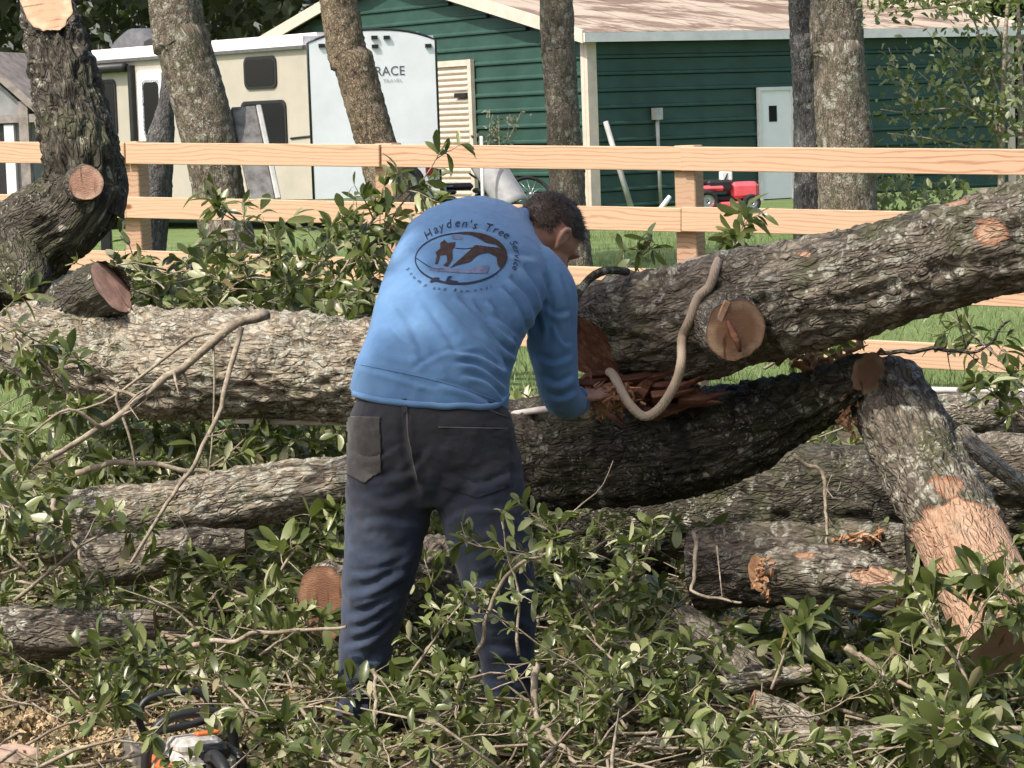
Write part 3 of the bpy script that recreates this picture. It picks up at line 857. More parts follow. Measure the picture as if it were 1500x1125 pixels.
# ------------------------------------------------------------------ log builder
def log_mesh(ctrl, step=0.011, bark=1.0, lump=1.0, seed=0, flare=None, ridged=True, stretch=0.28, peel=None):
    """ctrl rows: x,y,z,r  -> V, F, lc, rings (nu,nv)"""
    ctrl = np.asarray(ctrl, float)
    L = np.linalg.norm(np.diff(ctrl[:, :3], axis=0), axis=1).sum()
    rmean = ctrl[:, 3].mean()
    nu = int(np.clip(L / step, 6, 420)); nv = int(np.clip(2 * np.pi * rmean / step, 10, 130))
    q = resample(ctrl, nu)
    P, R = q[:, :3], q[:, 3]
    T, N, B = frames(P)
    s = np.linspace(0, L, nu)
    a = np.arange(nv) * 2 * np.pi / nv
    ca, sa = np.cos(a), np.sin(a)
    lc = np.stack([np.repeat(s, nv), (R[:, None] * ca).ravel(), (R[:, None] * sa).ravel()], 1)
    off = seed * 7.7
    big = fbm(lc * (2.2, 5, 5) + off, 3, seed) * rmean * 0.10 * lump
    e = lc * (1, 1, 1)
    rid = fbm(e * (30 * stretch, 30, 30) + off, 3, seed + 11)
    if ridged: rid = 0.55 - np.abs(rid) * 1.6
    fin = fbm(e * (70 * stretch * 1.6, 70, 70), 3, seed + 23)
    am = min(0.017, rmean * 0.095) * bark
    h = (rid * am + fin * am * 0.45).reshape(nu, nv)
    for row in (0, 1, 2, nu - 3, nu - 2, nu - 1):       # the saw has taken the roughest bark off the ends
        w = 0.45 if row in (0, nu - 1) else 0.75
        h[row] = w * (h[row] * .5 + (np.roll(h[row], 1) + np.roll(h[row], -1)) * .25)
    h = big + h.ravel()
    rad = np.repeat(R, nv) + h
    if peel is not None:
        V0 = np.repeat(P, nv, 0) + rad[:, None] * (np.tile(ca, nu)[:, None] * np.repeat(N, nv, 0) + np.tile(sa, nu)[:, None] * np.repeat(B, nv, 0))
        mask = peel(to_px(V0)[:, :2], lc)
        log_mesh.mask = mask
        m_ = np.clip((mask - .4) / .2, 0, 1)
        rad = rad * (1 - m_) + (np.repeat(R, nv) + big * .8 - .006 + fbm(e * (6, 40, 40), 2, seed + 5) * .0025) * m_
    V = np.repeat(P, nv, 0) + rad[:, None] * (np.tile(ca, nu)[:, None] * np.repeat(N, nv, 0) + np.tile(sa, nu)[:, None] * np.repeat(B, nv, 0))
    return V, tube_faces(nu, nv), lc + np.array([off, 0, 0]), nu, nv, P, T

def cap_mesh(ring, out, seed=0, bulge=0.0, rough=0.004, nr=12):
    """sawn face spanned by a ring of points, pushed a little along out"""
    c = ring.mean(0); nv = len(ring)
    ts = np.linspace(1, 0.0, nr)
    V = np.concatenate([c + (ring - c) * max(t, 0.004) for t in ts])
    u = ring[0] - c; u -= out * np.dot(u, out); u /= np.linalg.norm(u); w = np.cross(out, u)
    pl = ((V - c) @ out) * np.repeat(np.clip((ts - .8) / .2, 0, 1), nv)
    V = V - out * (((V - c) @ out) - pl)[:, None]
    rel = V - c
    lc = np.stack([np.zeros(len(V)) + seed, rel @ u, rel @ w], 1)
    rr = np.repeat(ts, nv)
    V = V + out * (fbm(lc * 22, 2, seed) * rough * .5 * (rr < 0.99) * np.clip(rr * 3, 0, 1) + bulge * (1 - rr ** 2) + 0.0015)[:, None]
    return V, tube_faces(nr, nv), lc, rr

def make_log(name, ctrl, bark, cut0=None, cut1=None, label=None, cat="log", parent=None, tilt0=None, tilt1=None, seed=0, bark_amp=1.0, lump=1.0, step=0.011, group=None, stretch=0.28, part=False, peel=None):
    """a felled log: bark mesh with sawn faces as parts. ctrl rows (px, py, depth, radius in px)"""
    C = np.array([np.append(W(a, b, d), r / S(d)) for a, b, d, r in ctrl])
    V, Fq, lc, nu, nv, P, T = log_mesh(C, step, bark_amp, lump, seed, stretch=stretch, peel=peel)
    for end, tl in ((0, tilt0), (1, tilt1)):
        if tl is None: continue
        # slanting saw cut: push the last rings along the axis
        k = slice(0, nv) if end == 0 else slice((nu - 1) * nv, nu * nv)
        ax = -T[0] if end == 0 else T[-1]
        n = np.asarray(tl, float); n /= np.linalg.norm(n)
        c = V[k].mean(0)
        ncol = max(3, int(nu * .12))
        den = np.dot(ax, n)
        if abs(den) > .25:
            sh = -((V[k] - c) @ n) / den
            for r in range(ncol):
                rr = slice(r * nv, (r + 1) * nv) if end == 0 else slice((nu - 1 - r) * nv, (nu - r) * nv)
                V[rr] += ax * (sh * (1 - r / ncol))[:, None]
    caps = []
    o = mk(name, V, Fq, bark, parent, None if part else label, None if part else cat, group, attrs={"lc": ('FLOAT_VECTOR', lc), **({"peel": ('FLOAT', log_mesh.mask)} if peel is not None else {})})
    for end, cm in ((0, cut0), (1, cut1)):
        ring = V[:nv] if end == 0 else V[-nv:]
        out = -T[0] if end == 0 else T[-1]
        tl = tilt0 if end == 0 else tilt1
        if tl is not None: out = np.asarray(tl, float) / np.linalg.norm(tl)
        cv, cf, cl, rr = cap_mesh(ring, out, seed + end)
        if end == 0: cf = cf
        mk("cut_face" if cm else "end_face", cv, cf, cm or bark, o, attrs={"lc": ('FLOAT_VECTOR', cl), "rr": ('FLOAT', rr)})
    return o

CAMV = lambda x, up, y: np.array([x, y, up], float)     # direction: right, up, away from the camera

# ------------------------------------------------------------------ standing trees beyond the fence
def crown(c, r, n, seed, parent, mat=LEAF):
    rg = np.random.default_rng(seed)
    d = rand_dirs(n, rg); rad = rg.random(n) ** 0.45
    P = c + d * rad[:, None] * r
    k = fbm(P * 0.55, 3, seed) > -0.12
    P = P[k]; n = len(P)
    V, Fq, rnd = leaf_cloud(P, rand_dirs(n, rg), rand_dirs(n, rg) + (0, 0, .8), rg.uniform(.16, .3, n), LT_CARD, rg)
    return mk("crown", V, Fq, mat, parent, kind="stuff", attrs={"rnd": ('FLOAT', rnd)}, smooth=False)
def stand_tree(ctrl, bark, label, seed, top=9.0, crown_r=(2.2, 2.2, 1.8), amp=1.0, lump=1.0, ncr=2600):
    C = np.array([np.append(W(a, b, d), r / S(d)) for a, b, d, r in ctrl])
    if C[0][2] > -0.05:                                  # foot in the ground
        f = C[0].copy(); dv = C[0] - C[1]; f[:3] += dv[:3] / abs(dv[2]) * (f[2] + .08); f[3] *= 1.18
        C = np.vstack([f, C])
    e = C[-1].copy(); dv = C[-1] - C[-2]; e[:3] += dv[:3] / dv[2] * (top - e[2]) * np.array([.5, .5, 1]); e[3] *= .55
    C = np.vstack([C, e])
    t = empty("tree", C[0][:3] * (1, 1, 0), label, "tree")
    V, Fq, lc, *_ = log_mesh(C, 0.028, amp, lump, seed)
    mk("trunk", V, Fq, bark, t, attrs={"lc": ('FLOAT_VECTOR', lc)})
    if ncr:
        rg = random.Random(seed)
        parts = []
        for k in range(5):
            a = rg.random() * 6.28; h = C[-1][:3] - (0, 0, rg.random() * 1.5)
            parts.append(tube([h, h + (math.cos(a) * .7, math.sin(a) * .7, .7), h + (math.cos(a) * 1.5, math.sin(a) * 1.5, 1.6)], [.09, .06, .02], 6, 6))
        V, Fq = merge(parts)
        mk("limb", V, Fq, bark, t, attrs={"lc": ('FLOAT_VECTOR', V * 1.0)})
        crown(C[-1][:3] + (0, 0, 1.3), np.array(crown_r), ncr, seed, t)
    return t
stand_tree([(322, 292, 27.5, 38), (300, 180, 27.5, 41), (268, 60, 27.5, 39), (254, -10, 27.5, 39)], BARK_STAND, "leaning lichen-spotted trunk standing in front of the trailer door", 21, lump=.5, amp=.5)
stand_tree([(578, 300, 26, 33), (545, 190, 26, 29), (518, 90, 26, 29), (495, -5, 26, 27)], BARK_PINE, "leaning light brown pine trunk before the trailer's white end", 22, lump=.4, amp=.8)
stand_tree([(832, 295, 31, 27), (826, 200, 31, 26), (820, 90, 31, 25), (815, -5, 31, 24)], BARK_STAND, "upright lichen-spotted trunk before the green shed's corner", 23, lump=.6, amp=.6)
stand_tree([(1242, 310, 28.5, 43), (1236, 180, 28.5, 41), (1228, 80, 28.5, 38), (1224, -5, 28.5, 37)], BARK_STAND, "thick brown trunk right of the shed's white door", 24, lump=.5, amp=.55)
stand_tree([(1184, 310, 29.3, 21), (1182, 180, 29.3, 19), (1177, 60, 29.3, 19), (1174, -5, 29.3, 19)], BARK_GREY, "slender grey trunk hard against the thick brown one", 25, lump=.6)
# weathered grey leaning stem and slab beside the leaning trunk
stand_tree([(225, 285, 28.6, 26), (236, 200, 28.6, 20), (244, 130, 28.6, 9)], BARK_GREY, "short weathered grey stub leaning left of the lichen-spotted trunk", 26, top=3.0, ncr=0, amp=.6)
a, b = W(385, 296, 27.2), W(356, 158, 27.7)
ax = (b - a); ln = np.linalg.norm(ax); ax /= ln
sd = np.array([.96, .28, 0]); nn_ = np.cross(sd, ax); nn_ /= np.linalg.norm(nn_); sd = np.cross(ax, nn_)
V, Fq = bbox_bevel(0, 0, ln / 2, .26, .07, ln, .012)
slab = mk("grey_slab", V @ np.stack([sd, nn_, ax], 1).T + a, Fq, STONEGREY, label="weathered grey slab leaning against the lichen-spotted trunk", cat="slab", smooth=False)
V, Fq = bbox_bevel(.16, 0.0, ln / 2, .055, .10, ln, .01)
mk("edge_board", V @ np.stack([sd, nn_, ax], 1).T + a, Fq, PALEGREY, slab, smooth=False)
V, Fq = bbox_bevel(0, 0, .5, .09, .09, 1.0, .01)
mk("black_post", V + W(157, 372, 22.5) * (1, 1, 0), Fq, BLACK, label="short black post on the lawn beyond the fence at left", cat="post", smooth=False)

# ------------------------------------------------------------------ sapling in front of the shed
rg = np.random.default_rng(5)
sap = empty("sapling", W(1462, 330, 30) * (1, 1, 0), "leafy pale green sapling before the shed's right end", "sapling")
stems = [[(1466, 330), (1468, 180), (1472, 60), (1480, -30)], [(1492, 330), (1496, 150), (1490, -20)]]
limbs = [[(1466, 200), (1430, 165), (1380, 135), (1345, 105)], [(1464, 215), (1450, 140), (1420, 90), (1385, 60)],
         [(1468, 190), (1400, 160), (1330, 165), (1290, 160)], [(1468, 150), (1440, 70), (1420, 20), (1380, 10)],
         [(1468, 230), (1400, 210), (1340, 200), (1300, 195)], [(1470, 100), (1500, 60), (1530, 20)], [(1470, 60), (1430, 10), (1330, -5), (1280, 25)],
         [(1350, 165), (1320, 120), (1302, 70)], [(1430, 165), (1400, 100), (1372, 72)], [(1490, 200), (1470, 160), (1440, 150)], [(1490, 130), (1460, 110), (1430, 100)]]
LP, LD = [], []
for kk, ps in enumerate(stems + limbs):
    q = np.array([W(a, b, 30 + .25 * math.sin(kk * 2.1) * i) for i, (a, b) in enumerate(ps)])
    r0 = .05 if kk < 2 else .016
    q = resample(np.column_stack([q, np.linspace(r0, r0 * .35, len(q))]), 14)
    V, Fq = tube(q[:, :3], q[:, 3], 6)
    mk("stem" if kk < 2 else "limb", V, Fq, TWIG, sap, attrs={"lc": ('FLOAT_VECTOR', V)})
    if kk >= 1:
        nl = 110 if kk > 1 else 60
        t = rg.uniform(0.15, 1, nl); i = (t * 13).astype(int)
        LP.append(q[i, :3] + rg.normal(size=(nl, 3)) * .13); LD.append(rand_dirs(nl, rg))
# low bushy growth behind the thick log
nl = 500
LP.append(np.array([W(a, b, 30 + c) for a, b, c in zip(rg.uniform(1260, 1420, nl), rg.uniform(262, 330, nl), rg.uniform(-1, 1, nl))])); LD.append(rand_dirs(nl, rg))
P = np.vstack(LP); D = np.vstack(LD)
V, Fq, rnd = leaf_cloud(P, D, rand_dirs(len(P), rg) + (0, -.4, .8), rg.uniform(.06, .14, len(P)), LT_SMALL, rg)
mk("foliage", V, Fq, LEAF_YOUNG, sap, kind="stuff", attrs={"rnd": ('FLOAT', rnd)})
# overhanging live twigs top right
ov = empty("overhanging_branch", W(1500, -60, 24), "leafy branch hanging into the top right corner", "branch")
q = np.array([W(1560, -80, 24), W(1480, -20, 24), W(1400, 5, 24.3), W(1300, 18, 24.3)])
V, Fq = tube(q, [.05, .03, .018, .008], 6, 14); mk("stem", V, Fq, TWIG, ov, attrs={"lc": ('FLOAT_VECTOR', V)})
nl = 420
P = np.array([W(a, b, c) for a, b, c in zip(1500 - 240 * rg.random(nl) ** 1.3, rg.normal(-8, 16, nl), rg.uniform(23.6, 24.6, nl))])
V, Fq, rnd = leaf_cloud(P, rand_dirs(nl, rg), rand_dirs(nl, rg) + (0, 0, .6), rg.uniform(.05, .1, nl), LT_SMALL, rg)
mk("foliage", V, Fq, LEAF, ov, kind="stuff", attrs={"rnd": ('FLOAT', rnd)})
# dry weed against the gable wall
wd = empty("dry_weed", W(730, 300, 47) * (1, 1, 0), "spindly dry weed before the shed's gable wall", "weed")
parts = []
LP = []
for k in range(9):
    a = W(728 + rg.normal() * 3, 300, 46); b = W(730 + rg.normal() * 16, 160 + rg.random() * 40, 46)
    m = (a + b) / 2 + rg.normal(size=3) * .08
    parts.append(tube([a, m, b], [.012, .009, .004], 5, 6)); LP += [b + (m - b) * rg.random() for _ in range(22)]
V, Fq = merge(parts); mk("stem", V, Fq, TWIG, wd, attrs={"lc": ('FLOAT_VECTOR', V)})
P = np.array(LP) + rg.normal(size=(len(LP), 3)) * .06
V, Fq, rnd = leaf_cloud(P, rand_dirs(len(P), rg), rand_dirs(len(P), rg), .1, LT_SMALL, rg)
mk("foliage", V, Fq, LEAF_GREY, wd, kind="stuff", attrs={"rnd": ('FLOAT', rnd)})
# ------------------------------------------------------------------ the felled tree: trunks, limbs, cut logs
def spots(lst, rag=.35):
    """mask of torn areas given as pixel ellipses (x, y, rx, ry)"""
    def fn(q, lc):
        m = np.zeros(len(q))
        w = fbm(lc * 16, 3, 77) * rag
        for x_, y_, a_, b_ in lst:
            d = np.hypot((q[:, 0] - x_) / a_, (q[:, 1] - y_) / b_) + w
            m = np.maximum(m, np.clip(1.5 - d, 0, 1))
        return m
    return fn
def low_peel(q, lc):
    w = fbm(lc * 9, 3, 78) * .05 + fbm(lc * 34, 2, 79) * .02
    s_ = lc[:, 0] + lc[:, 2] * .25
    m = np.clip((s_ - (lc[:, 0].max() * .585) + w) / .05 + .5, 0, 1)
    return np.maximum(m, spots([(1384, 712, 20, 15)])(q, lc))
main = make_log("fallen_log", [(20, 492, 9.5, 52), (90, 505, 9.4, 68), (200, 525, 9.3, 76), (330, 532, 9.1, 80), (450, 536, 9.0, 76), (560, 540, 8.9, 74), (690, 535, 8.75, 72)], BARK_PALE, CUT_BROWN, CUT_BROWN,
    "thick pale felled trunk lying behind the man at left", "log", seed=1, lump=1.3, bark_amp=1.0)
stub = make_log("branch_stub", [(95, 470, 9.45, 48), (130, 440, 9.35, 44), (163, 421, 9.2, 40)], BARK_DARK, None, CUT_PINK, parent=main, part=True, seed=2, tilt1=CAMV(.80, .56, -.20), lump=.6)
limb = make_log("felled_limb", [(835, 498, 8.45, 64), (900, 486, 8.4, 70), (1000, 474, 8.3, 76), (1080, 452, 8.2, 80), (1180, 424, 8.1, 80), (1290, 400, 8.0, 82), (1400, 372, 7.9, 82), (1540, 338, 7.75, 86)], BARK_TORN, SPLIT_RED, CUT_BROWN,
    "long rising felled limb with the rope looped over it at right", "log", seed=3, lump=1.3, bark_amp=1.0, tilt0=CAMV(-.7, -.55, -.45), peel=spots([(1455, 338, 24, 20), (1395, 292, 16, 9), (1180, 372, 12, 6)]))
st = make_log("branch_stub", [(1062, 470, 8.2, 54), (1070, 477, 8.07, 51), (1078, 484, 7.94, 46)], BARK_OAK, None, CUT_BROWN, parent=limb, part=True, seed=4, tilt1=CAMV(.34, -.02, -.94), lump=.5)
kn = make_log("branch_stub", [(1440, 360, 7.9, 34), (1452, 345, 7.78, 27), (1458, 335, 7.72, 18)], BARK_PALE, None, SPLINTER, parent=limb, part=True, seed=51, tilt1=CAMV(-.2, .4, -.9))
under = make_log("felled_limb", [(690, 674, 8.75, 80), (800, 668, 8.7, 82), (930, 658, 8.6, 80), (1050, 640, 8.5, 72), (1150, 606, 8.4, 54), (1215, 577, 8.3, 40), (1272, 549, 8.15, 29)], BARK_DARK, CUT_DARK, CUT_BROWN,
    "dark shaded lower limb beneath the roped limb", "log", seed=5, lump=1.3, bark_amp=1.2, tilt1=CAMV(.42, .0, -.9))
steep = make_log("propped_log", [(1292, 560, 8.3, 54), (1318, 610, 8.2, 60), (1352, 680, 8.05, 64), (1392, 760, 7.85, 66), (1440, 860, 7.6, 70), (1480, 950, 7.4, 72)], BARK_TORN, CUT_DARK, CUT_FRESH,
    "steep propped log with its bark torn off low down at right", "log", seed=6, lump=1.0, bark_amp=1.2, peel=low_peel)
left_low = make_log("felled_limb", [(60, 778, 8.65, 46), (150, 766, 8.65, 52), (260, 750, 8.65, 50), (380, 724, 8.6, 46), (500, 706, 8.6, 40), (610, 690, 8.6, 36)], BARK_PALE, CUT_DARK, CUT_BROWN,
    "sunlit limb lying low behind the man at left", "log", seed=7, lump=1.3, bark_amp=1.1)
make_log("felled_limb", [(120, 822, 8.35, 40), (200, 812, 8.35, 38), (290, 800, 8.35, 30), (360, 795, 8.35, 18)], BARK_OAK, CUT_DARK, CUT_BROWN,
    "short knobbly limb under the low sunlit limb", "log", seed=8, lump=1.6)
make_log("cut_log", [(1016, 835, 8.25, 58), (1100, 828, 8.2, 58), (1220, 822, 8.1, 54), (1330, 812, 8.05, 44)], BARK_OAK, CUT_DARK, CUT_FRESH,
    "thick dark cut log under the propped log", "log", seed=9, lump=.8, bark_amp=1.2)
lg = make_log("cut_log", [(1112, 842, 7.8, 28), (1160, 842, 7.75, 42), (1240, 848, 7.7, 46), (1320, 870, 7.65, 38)], BARK_TORN, SPLINTER, CUT_BROWN,
    "mossy cut log with an orange torn end", "log", seed=10, lump=1.2, bark_amp=1.2, tilt0=CAMV(-.95, -.08, -.30), peel=spots([(1275, 845, 28, 11), (1180, 812, 20, 5)]))
make_log("cut_log", [(478, 882, 7.9, 52), (520, 872, 8.05, 58), (590, 855, 8.3, 58), (665, 835, 8.55, 56)], BARK_OAK, CUT_RED, CUT_BROWN,
    "stout cut log with a brown sawn face behind the man's left leg", "log", seed=11, lump=.7, tilt0=CAMV(-.55, .05, -.83), bark_amp=1.6)
make_log("cut_log", [(-40, 928, 8.0, 36), (60, 927, 8.0, 36), (140, 925, 8.0, 30), (228, 915, 8.0, 20)], BARK_OAK, CUT_DARK, CUT_BROWN,
    "mossy log lying at the left edge above the chainsaw", "log", seed=12, lump=1.4)
make_log("cut_log", [(1000, 915, 7.9, 34), (1060, 955, 7.75, 30), (1120, 1010, 7.5, 26)], BARK_OAK, CUT_DARK, CUT_BROWN, "rough short log sunk in the brush right of the man", "log", seed=13, lump=1.3)
make_log("thin_log", [(980, 1015, 7.4, 10), (1080, 1002, 7.4, 13), (1185, 986, 7.45, 14)], BARK_PALE, CUT_BROWN, CUT_FRESH, "thin straight pole lying above the other two at lower right", "log", seed=14, step=.008)
make_log("thin_log", [(940, 1098, 7.15, 16), (1100, 1090, 7.15, 19), (1240, 1084, 7.15, 20), (1340, 1078, 7.2, 15)], BARK_PALE, CUT_BROWN, CUT_FRESH, "long pale limb lying along the bottom at lower right", "log", seed=15, step=.008)
make_log("thin_log", [(1000, 1122, 7.05, 12), (1090, 1116, 7.05, 13), (1180, 1105, 7.08, 11)], BARK_PALE, CUT_BROWN, CUT_FRESH, "short limb at the very bottom under the long pale limb", "log", seed=16, step=.008)
make_log("thin_log", [(1100, 1035, 7.25, 26), (1150, 1050, 7.25, 26), (1200, 1065, 7.2, 16)], BARK_PALE, CUT_BROWN, CUT_BROWN, "stubby pale root piece between the thin limbs", "log", seed=17, lump=1.6)
make_log("felled_limb", [(1335, 606, 10.2, 24), (1420, 608, 10.1, 30), (1540, 608, 10.0, 32)], BARK_OAK, CUT_DARK, CUT_BROWN, "shadowed limb below the white pipes at right", "log", seed=18)
make_log("felled_limb", [(1370, 690, 9.3, 44), (1450, 690, 9.2, 48), (1560, 690, 9.1, 48)], BARK_OAK, CUT_DARK, CUT_BROWN, "thick dark limb behind the propped log at the right edge", "log", seed=19, lump=1.3)
make_log("broken_branch", [(1408, 632, 8.6, 13), (1440, 668, 8.5, 14), (1475, 695, 8.4, 14), (1530, 735, 8.3, 16)], BARK_PALE, SPLINTER, CUT_BROWN, "knobbly broken branch pointing up at the right edge", "branch", seed=20, lump=2.0, step=.008)
make_log("felled_limb", [(640, 800, 10.4, 80), (850, 770, 10.3, 92), (1100, 745, 10.2, 90), (1400, 740, 10.1, 84), (1560, 730, 10, 80)], BARK_DARK, CUT_DARK, CUT_DARK, "massive dark trunk added to fill the shadow under the limbs", "log", seed=31, lump=1.0, step=.016)  # dark log added to fill the black gap under the limbs
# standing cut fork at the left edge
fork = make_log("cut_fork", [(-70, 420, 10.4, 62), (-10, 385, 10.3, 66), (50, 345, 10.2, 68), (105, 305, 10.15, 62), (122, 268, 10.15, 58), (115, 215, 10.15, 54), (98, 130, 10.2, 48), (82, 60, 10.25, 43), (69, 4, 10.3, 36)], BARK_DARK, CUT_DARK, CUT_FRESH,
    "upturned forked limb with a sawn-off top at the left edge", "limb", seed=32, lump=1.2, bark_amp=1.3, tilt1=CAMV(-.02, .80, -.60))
make_log("branch_stub", [(122, 270, 10.0, 30), (126, 268, 9.88, 26)], BARK_DARK, None, CUT_PINK, parent=fork, part=True, seed=33, tilt1=CAMV(.15, .05, -1), lump=.4)
make_log("branch_stub", [(15, 375, 10.1, 50), (38, 410, 10.0, 40), (44, 438, 9.95, 22)], BARK_DARK, None, CUT_DARK, parent=fork, part=True, seed=34)
make_log("branch_stub", [(140, 300, 10.15, 46), (158, 262, 10.15, 30), (162, 215, 10.17, 12)], BARK_DARK, None, CUT_DARK, parent=fork, part=True, seed=35)

# torn, splintered wood where the man works, and along the propped log
def splinters(base, n, spread, dirv, ln, parent, seed, name="splinters", mat=SPLINTER, w=.012):
    rg = np.random.default_rng(seed); parts = []
    for k in range(n):
        p = base + rg.normal(size=3) * spread
        d = np.asarray(dirv) + rg.normal(size=3) * .45; d /= np.linalg.norm(d)
        L = ln * rg.uniform(.4, 1.2)
        parts.append(tube([p - d * L * .3, p + d * L * .3 + rg.normal(size=3) * .008, p + d * L], [w * rg.uniform(.6, 1.3), w * .8, w * .15], 5))
    V, Fq = merge(parts)
    return mk(name, V, Fq, mat, parent, kind="stuff", smooth=False, attrs={"lc": ('FLOAT_VECTOR', V)})
splinters(W(892, 584, 8.15), 130, (.032, .03, .020), CAMV(.5, .3, -.5), .035, limb, 1, w=.006)
splinters(W(920, 566, 8.33), 40, (.10, .03, .02), CAMV(1, .06, 0), .16, limb, 2, "split_wood", SPLIT_RED, .022)
splinters(W(960, 580, 8.32), 36, (.07, .03, .02), CAMV(1, .1, 0), .14, limb, 8, "split_wood", SPLIT_RED, .02)
splinters(W(1195, 530, 8.35), 40, (.09, .03, .025), CAMV(.8, .2, -.2), .06, under, 3, w=.009)
splinters(W(1372, 815, 7.72), 34, (.012, .04, .05), CAMV(-.2, .5, -.8), .035, steep, 4, w=.007)
splinters(W(1242, 612, 8.2), 26, (.012, .02, .04), CAMV(-.8, .1, -.3), .03, under, 5, w=.006)
splinters(W(1118, 845, 7.68), 24, (.010, .012, .030), CAMV(-.3, .2, -.9), .015, lg, 6, w=.006)
splinters(W(1262, 786, 7.98), 26, (.04, .02, .006), CAMV(.8, .2, -.3), .03, lg, 7, w=.006)

# dark crack and pale chip in the stub's sawn face
cf = W(1078, 484, 7.93)
V, Fq = tube([W(1066, 470, 7.925), W(1073, 486, 7.92), W(1080, 500, 7.92), W(1084, 515, 7.925)], [.006, .012, .011, .005], 6, 10); mk("crack", V, Fq, SPLIT_RED, st, attrs={"lc": ('FLOAT_VECTOR', V)})
V, Fq = bbox_bevel(0, 0, 0, .022, .01, .075, .003); mk("pale_chip", V @ rotz(.2).T @ np.array([[.9, 0, .44], [0, 1, 0], [-.44, 0, .9]]).T + W(1058, 458, 7.92), Fq, BARE_PINK, st, smooth=False, attrs={"lc": ('FLOAT_VECTOR', V)})

# pale pipes, rope, vine
def pipe(name, pts, r_px, mat, label, cat, n=30, nv=10):
    q = np.array([W(a, b, d) for a, b, d in pts]); r = r_px / S(pts[0][2])
    Q = resample(q, n)
    V, Fq = tube(Q, r, nv)
    s = np.concatenate([[0], np.cumsum(np.linalg.norm(np.diff(Q, axis=0), axis=1))])
    a = np.tile(np.arange(nv) * 2 * np.pi / nv, n)
    lc = np.stack([np.repeat(s, nv), np.cos(a) * r, np.sin(a) * r], 1)
    return mk(name, V, Fq, mat, label=label, cat=cat, attrs={"lc": ('FLOAT_VECTOR', lc)})
pipe("pipe", [(1345, 571, 10.6), (1560, 576, 10.6)], 5, PVC, "upper of the two pale pipes behind the propped log", "pipe", 6)
pipe("pipe", [(1350, 582, 10.5), (1560, 590, 10.5)], 4, PVC, "lower of the two pale pipes behind the propped log", "pipe", 6)
pipe("pipe", [(345, 616, 9.05), (520, 619, 9.0), (700, 612, 8.75), (812, 597, 8.45)], 4.5, PVC, "thin pale pipe running behind the man under the trunk", "pipe", 12)
def on_log(px, py, log, off):
    me = log.data; base = world_loc(log)
    bv = getattr(on_log, "c", {}).get(log.name)
    if bv is None:
        bv = BVHTree.FromPolygons([Vector(np.array(v.co) + base) for v in me.vertices], [tuple(p.vertices) for p in me.polygons])
        on_log.c = {**getattr(on_log, "c", {}), log.name: bv}
    h = bv.ray_cast(Vector(CAM_P), Vector(ray(px, py)))
    return np.array(h[0]) + np.array(h[1]) * off if h[0] is not None else None
rp = [W(985, 398, 8.40), W(1002, 388, 8.30), W(1030, 381, 8.24), W(1052, 378, 8.18)]
for a, b in ((1053, 394), (1040, 415), (1026, 440), (1012, 468), (1004, 498)):
    p = on_log(a, b, limb, .014)
    rp.append(p if p is not None else W(a, b, 8.15))
rp += [W(998, 530, 8.02), W(990, 560, 8.03), W(968, 596, 8.05), W(944, 610, 8.06), W(922, 592, 8.08), (W(908, 568, 8.12)), W(899, 550, 8.2), W(893, 545, 8.32)]
Q = resample(np.array(rp), 150); nv = 10; r = .0145
V, Fq = tube(Q, r, nv)
s = np.linspace(0, 1.6, 150); a = np.tile(np.arange(nv) * 2 * np.pi / nv, 150)
mk("rope", V, Fq, ROPE, label="tan rope looped over the rising limb and hanging by the man", cat="rope", attrs={"lc": ('FLOAT_VECTOR', np.stack([np.repeat(s, nv), np.cos(a) * r * 3, np.sin(a) * r * 3], 1))})
pipe("vine", [(836, 470, 8.05), (842, 440, 8.05), (862, 410, 8.1), (888, 396, 8.16), (918, 398, 8.3)], 6.5, BARK_DARK, "dark bent vine arching over the limb beside the man's shoulder", "vine", 14, 6)
# ------------------------------------------------------------------ the man
CX, CY, CZ = CR[:, 0], CR[:, 1], -CR[:, 2]          # camera right, up, forward
def loft(secs, nv=36, n=None, power=2.0):
    """secs rows: px, py, depth, half-width px, half-depth m, tilt deg"""
    secs = np.array(secs, float)
    C = np.array([W(*s[:3]) for s in secs])
    a = np.column_stack([C, secs[:, 3] / S(secs[:, 2]), secs[:, 4], secs[:, 5]])
    n = n or 5 * len(a)
    a = resample(a, n)
    P = a[:, :3]; T = np.gradient(P, axis=0); T /= np.linalg.norm(T, axis=1)[:, None]
    th = np.arange(nv) * 2 * np.pi / nv
    V = []
    for k in range(n):
        t = math.radians(a[k, 5]); lat = CX * math.cos(t) - CY * math.sin(t)
        lat = lat - T[k] * lat.dot(T[k]); lat /= np.linalg.norm(lat)
        dep = np.cross(T[k], lat); dep /= np.linalg.norm(dep)
        c, s = np.cos(th), np.sin(th)
        c = np.sign(c) * np.abs(c) ** (2 / power); s = np.sign(s) * np.abs(s) ** (2 / power)
        V.append(P[k] + a[k, 3] * c[:, None] * lat + a[k, 4] * s[:, None] * dep)
    V = np.vstack(V)
    Fq = tube_faces(n, nv).tolist()
    Fq += [list(range(nv))[::-1], list(range((n - 1) * nv, n * nv))]
    return V, Fq
def limb_t(ps, n=None, nv=20):
    """rounded tapered limb; rows px,py,depth,r px"""
    a = np.array([np.append(W(*p[:3]), p[3] / S(p[2])) for p in ps])
    return limb_w(a, n, nv)
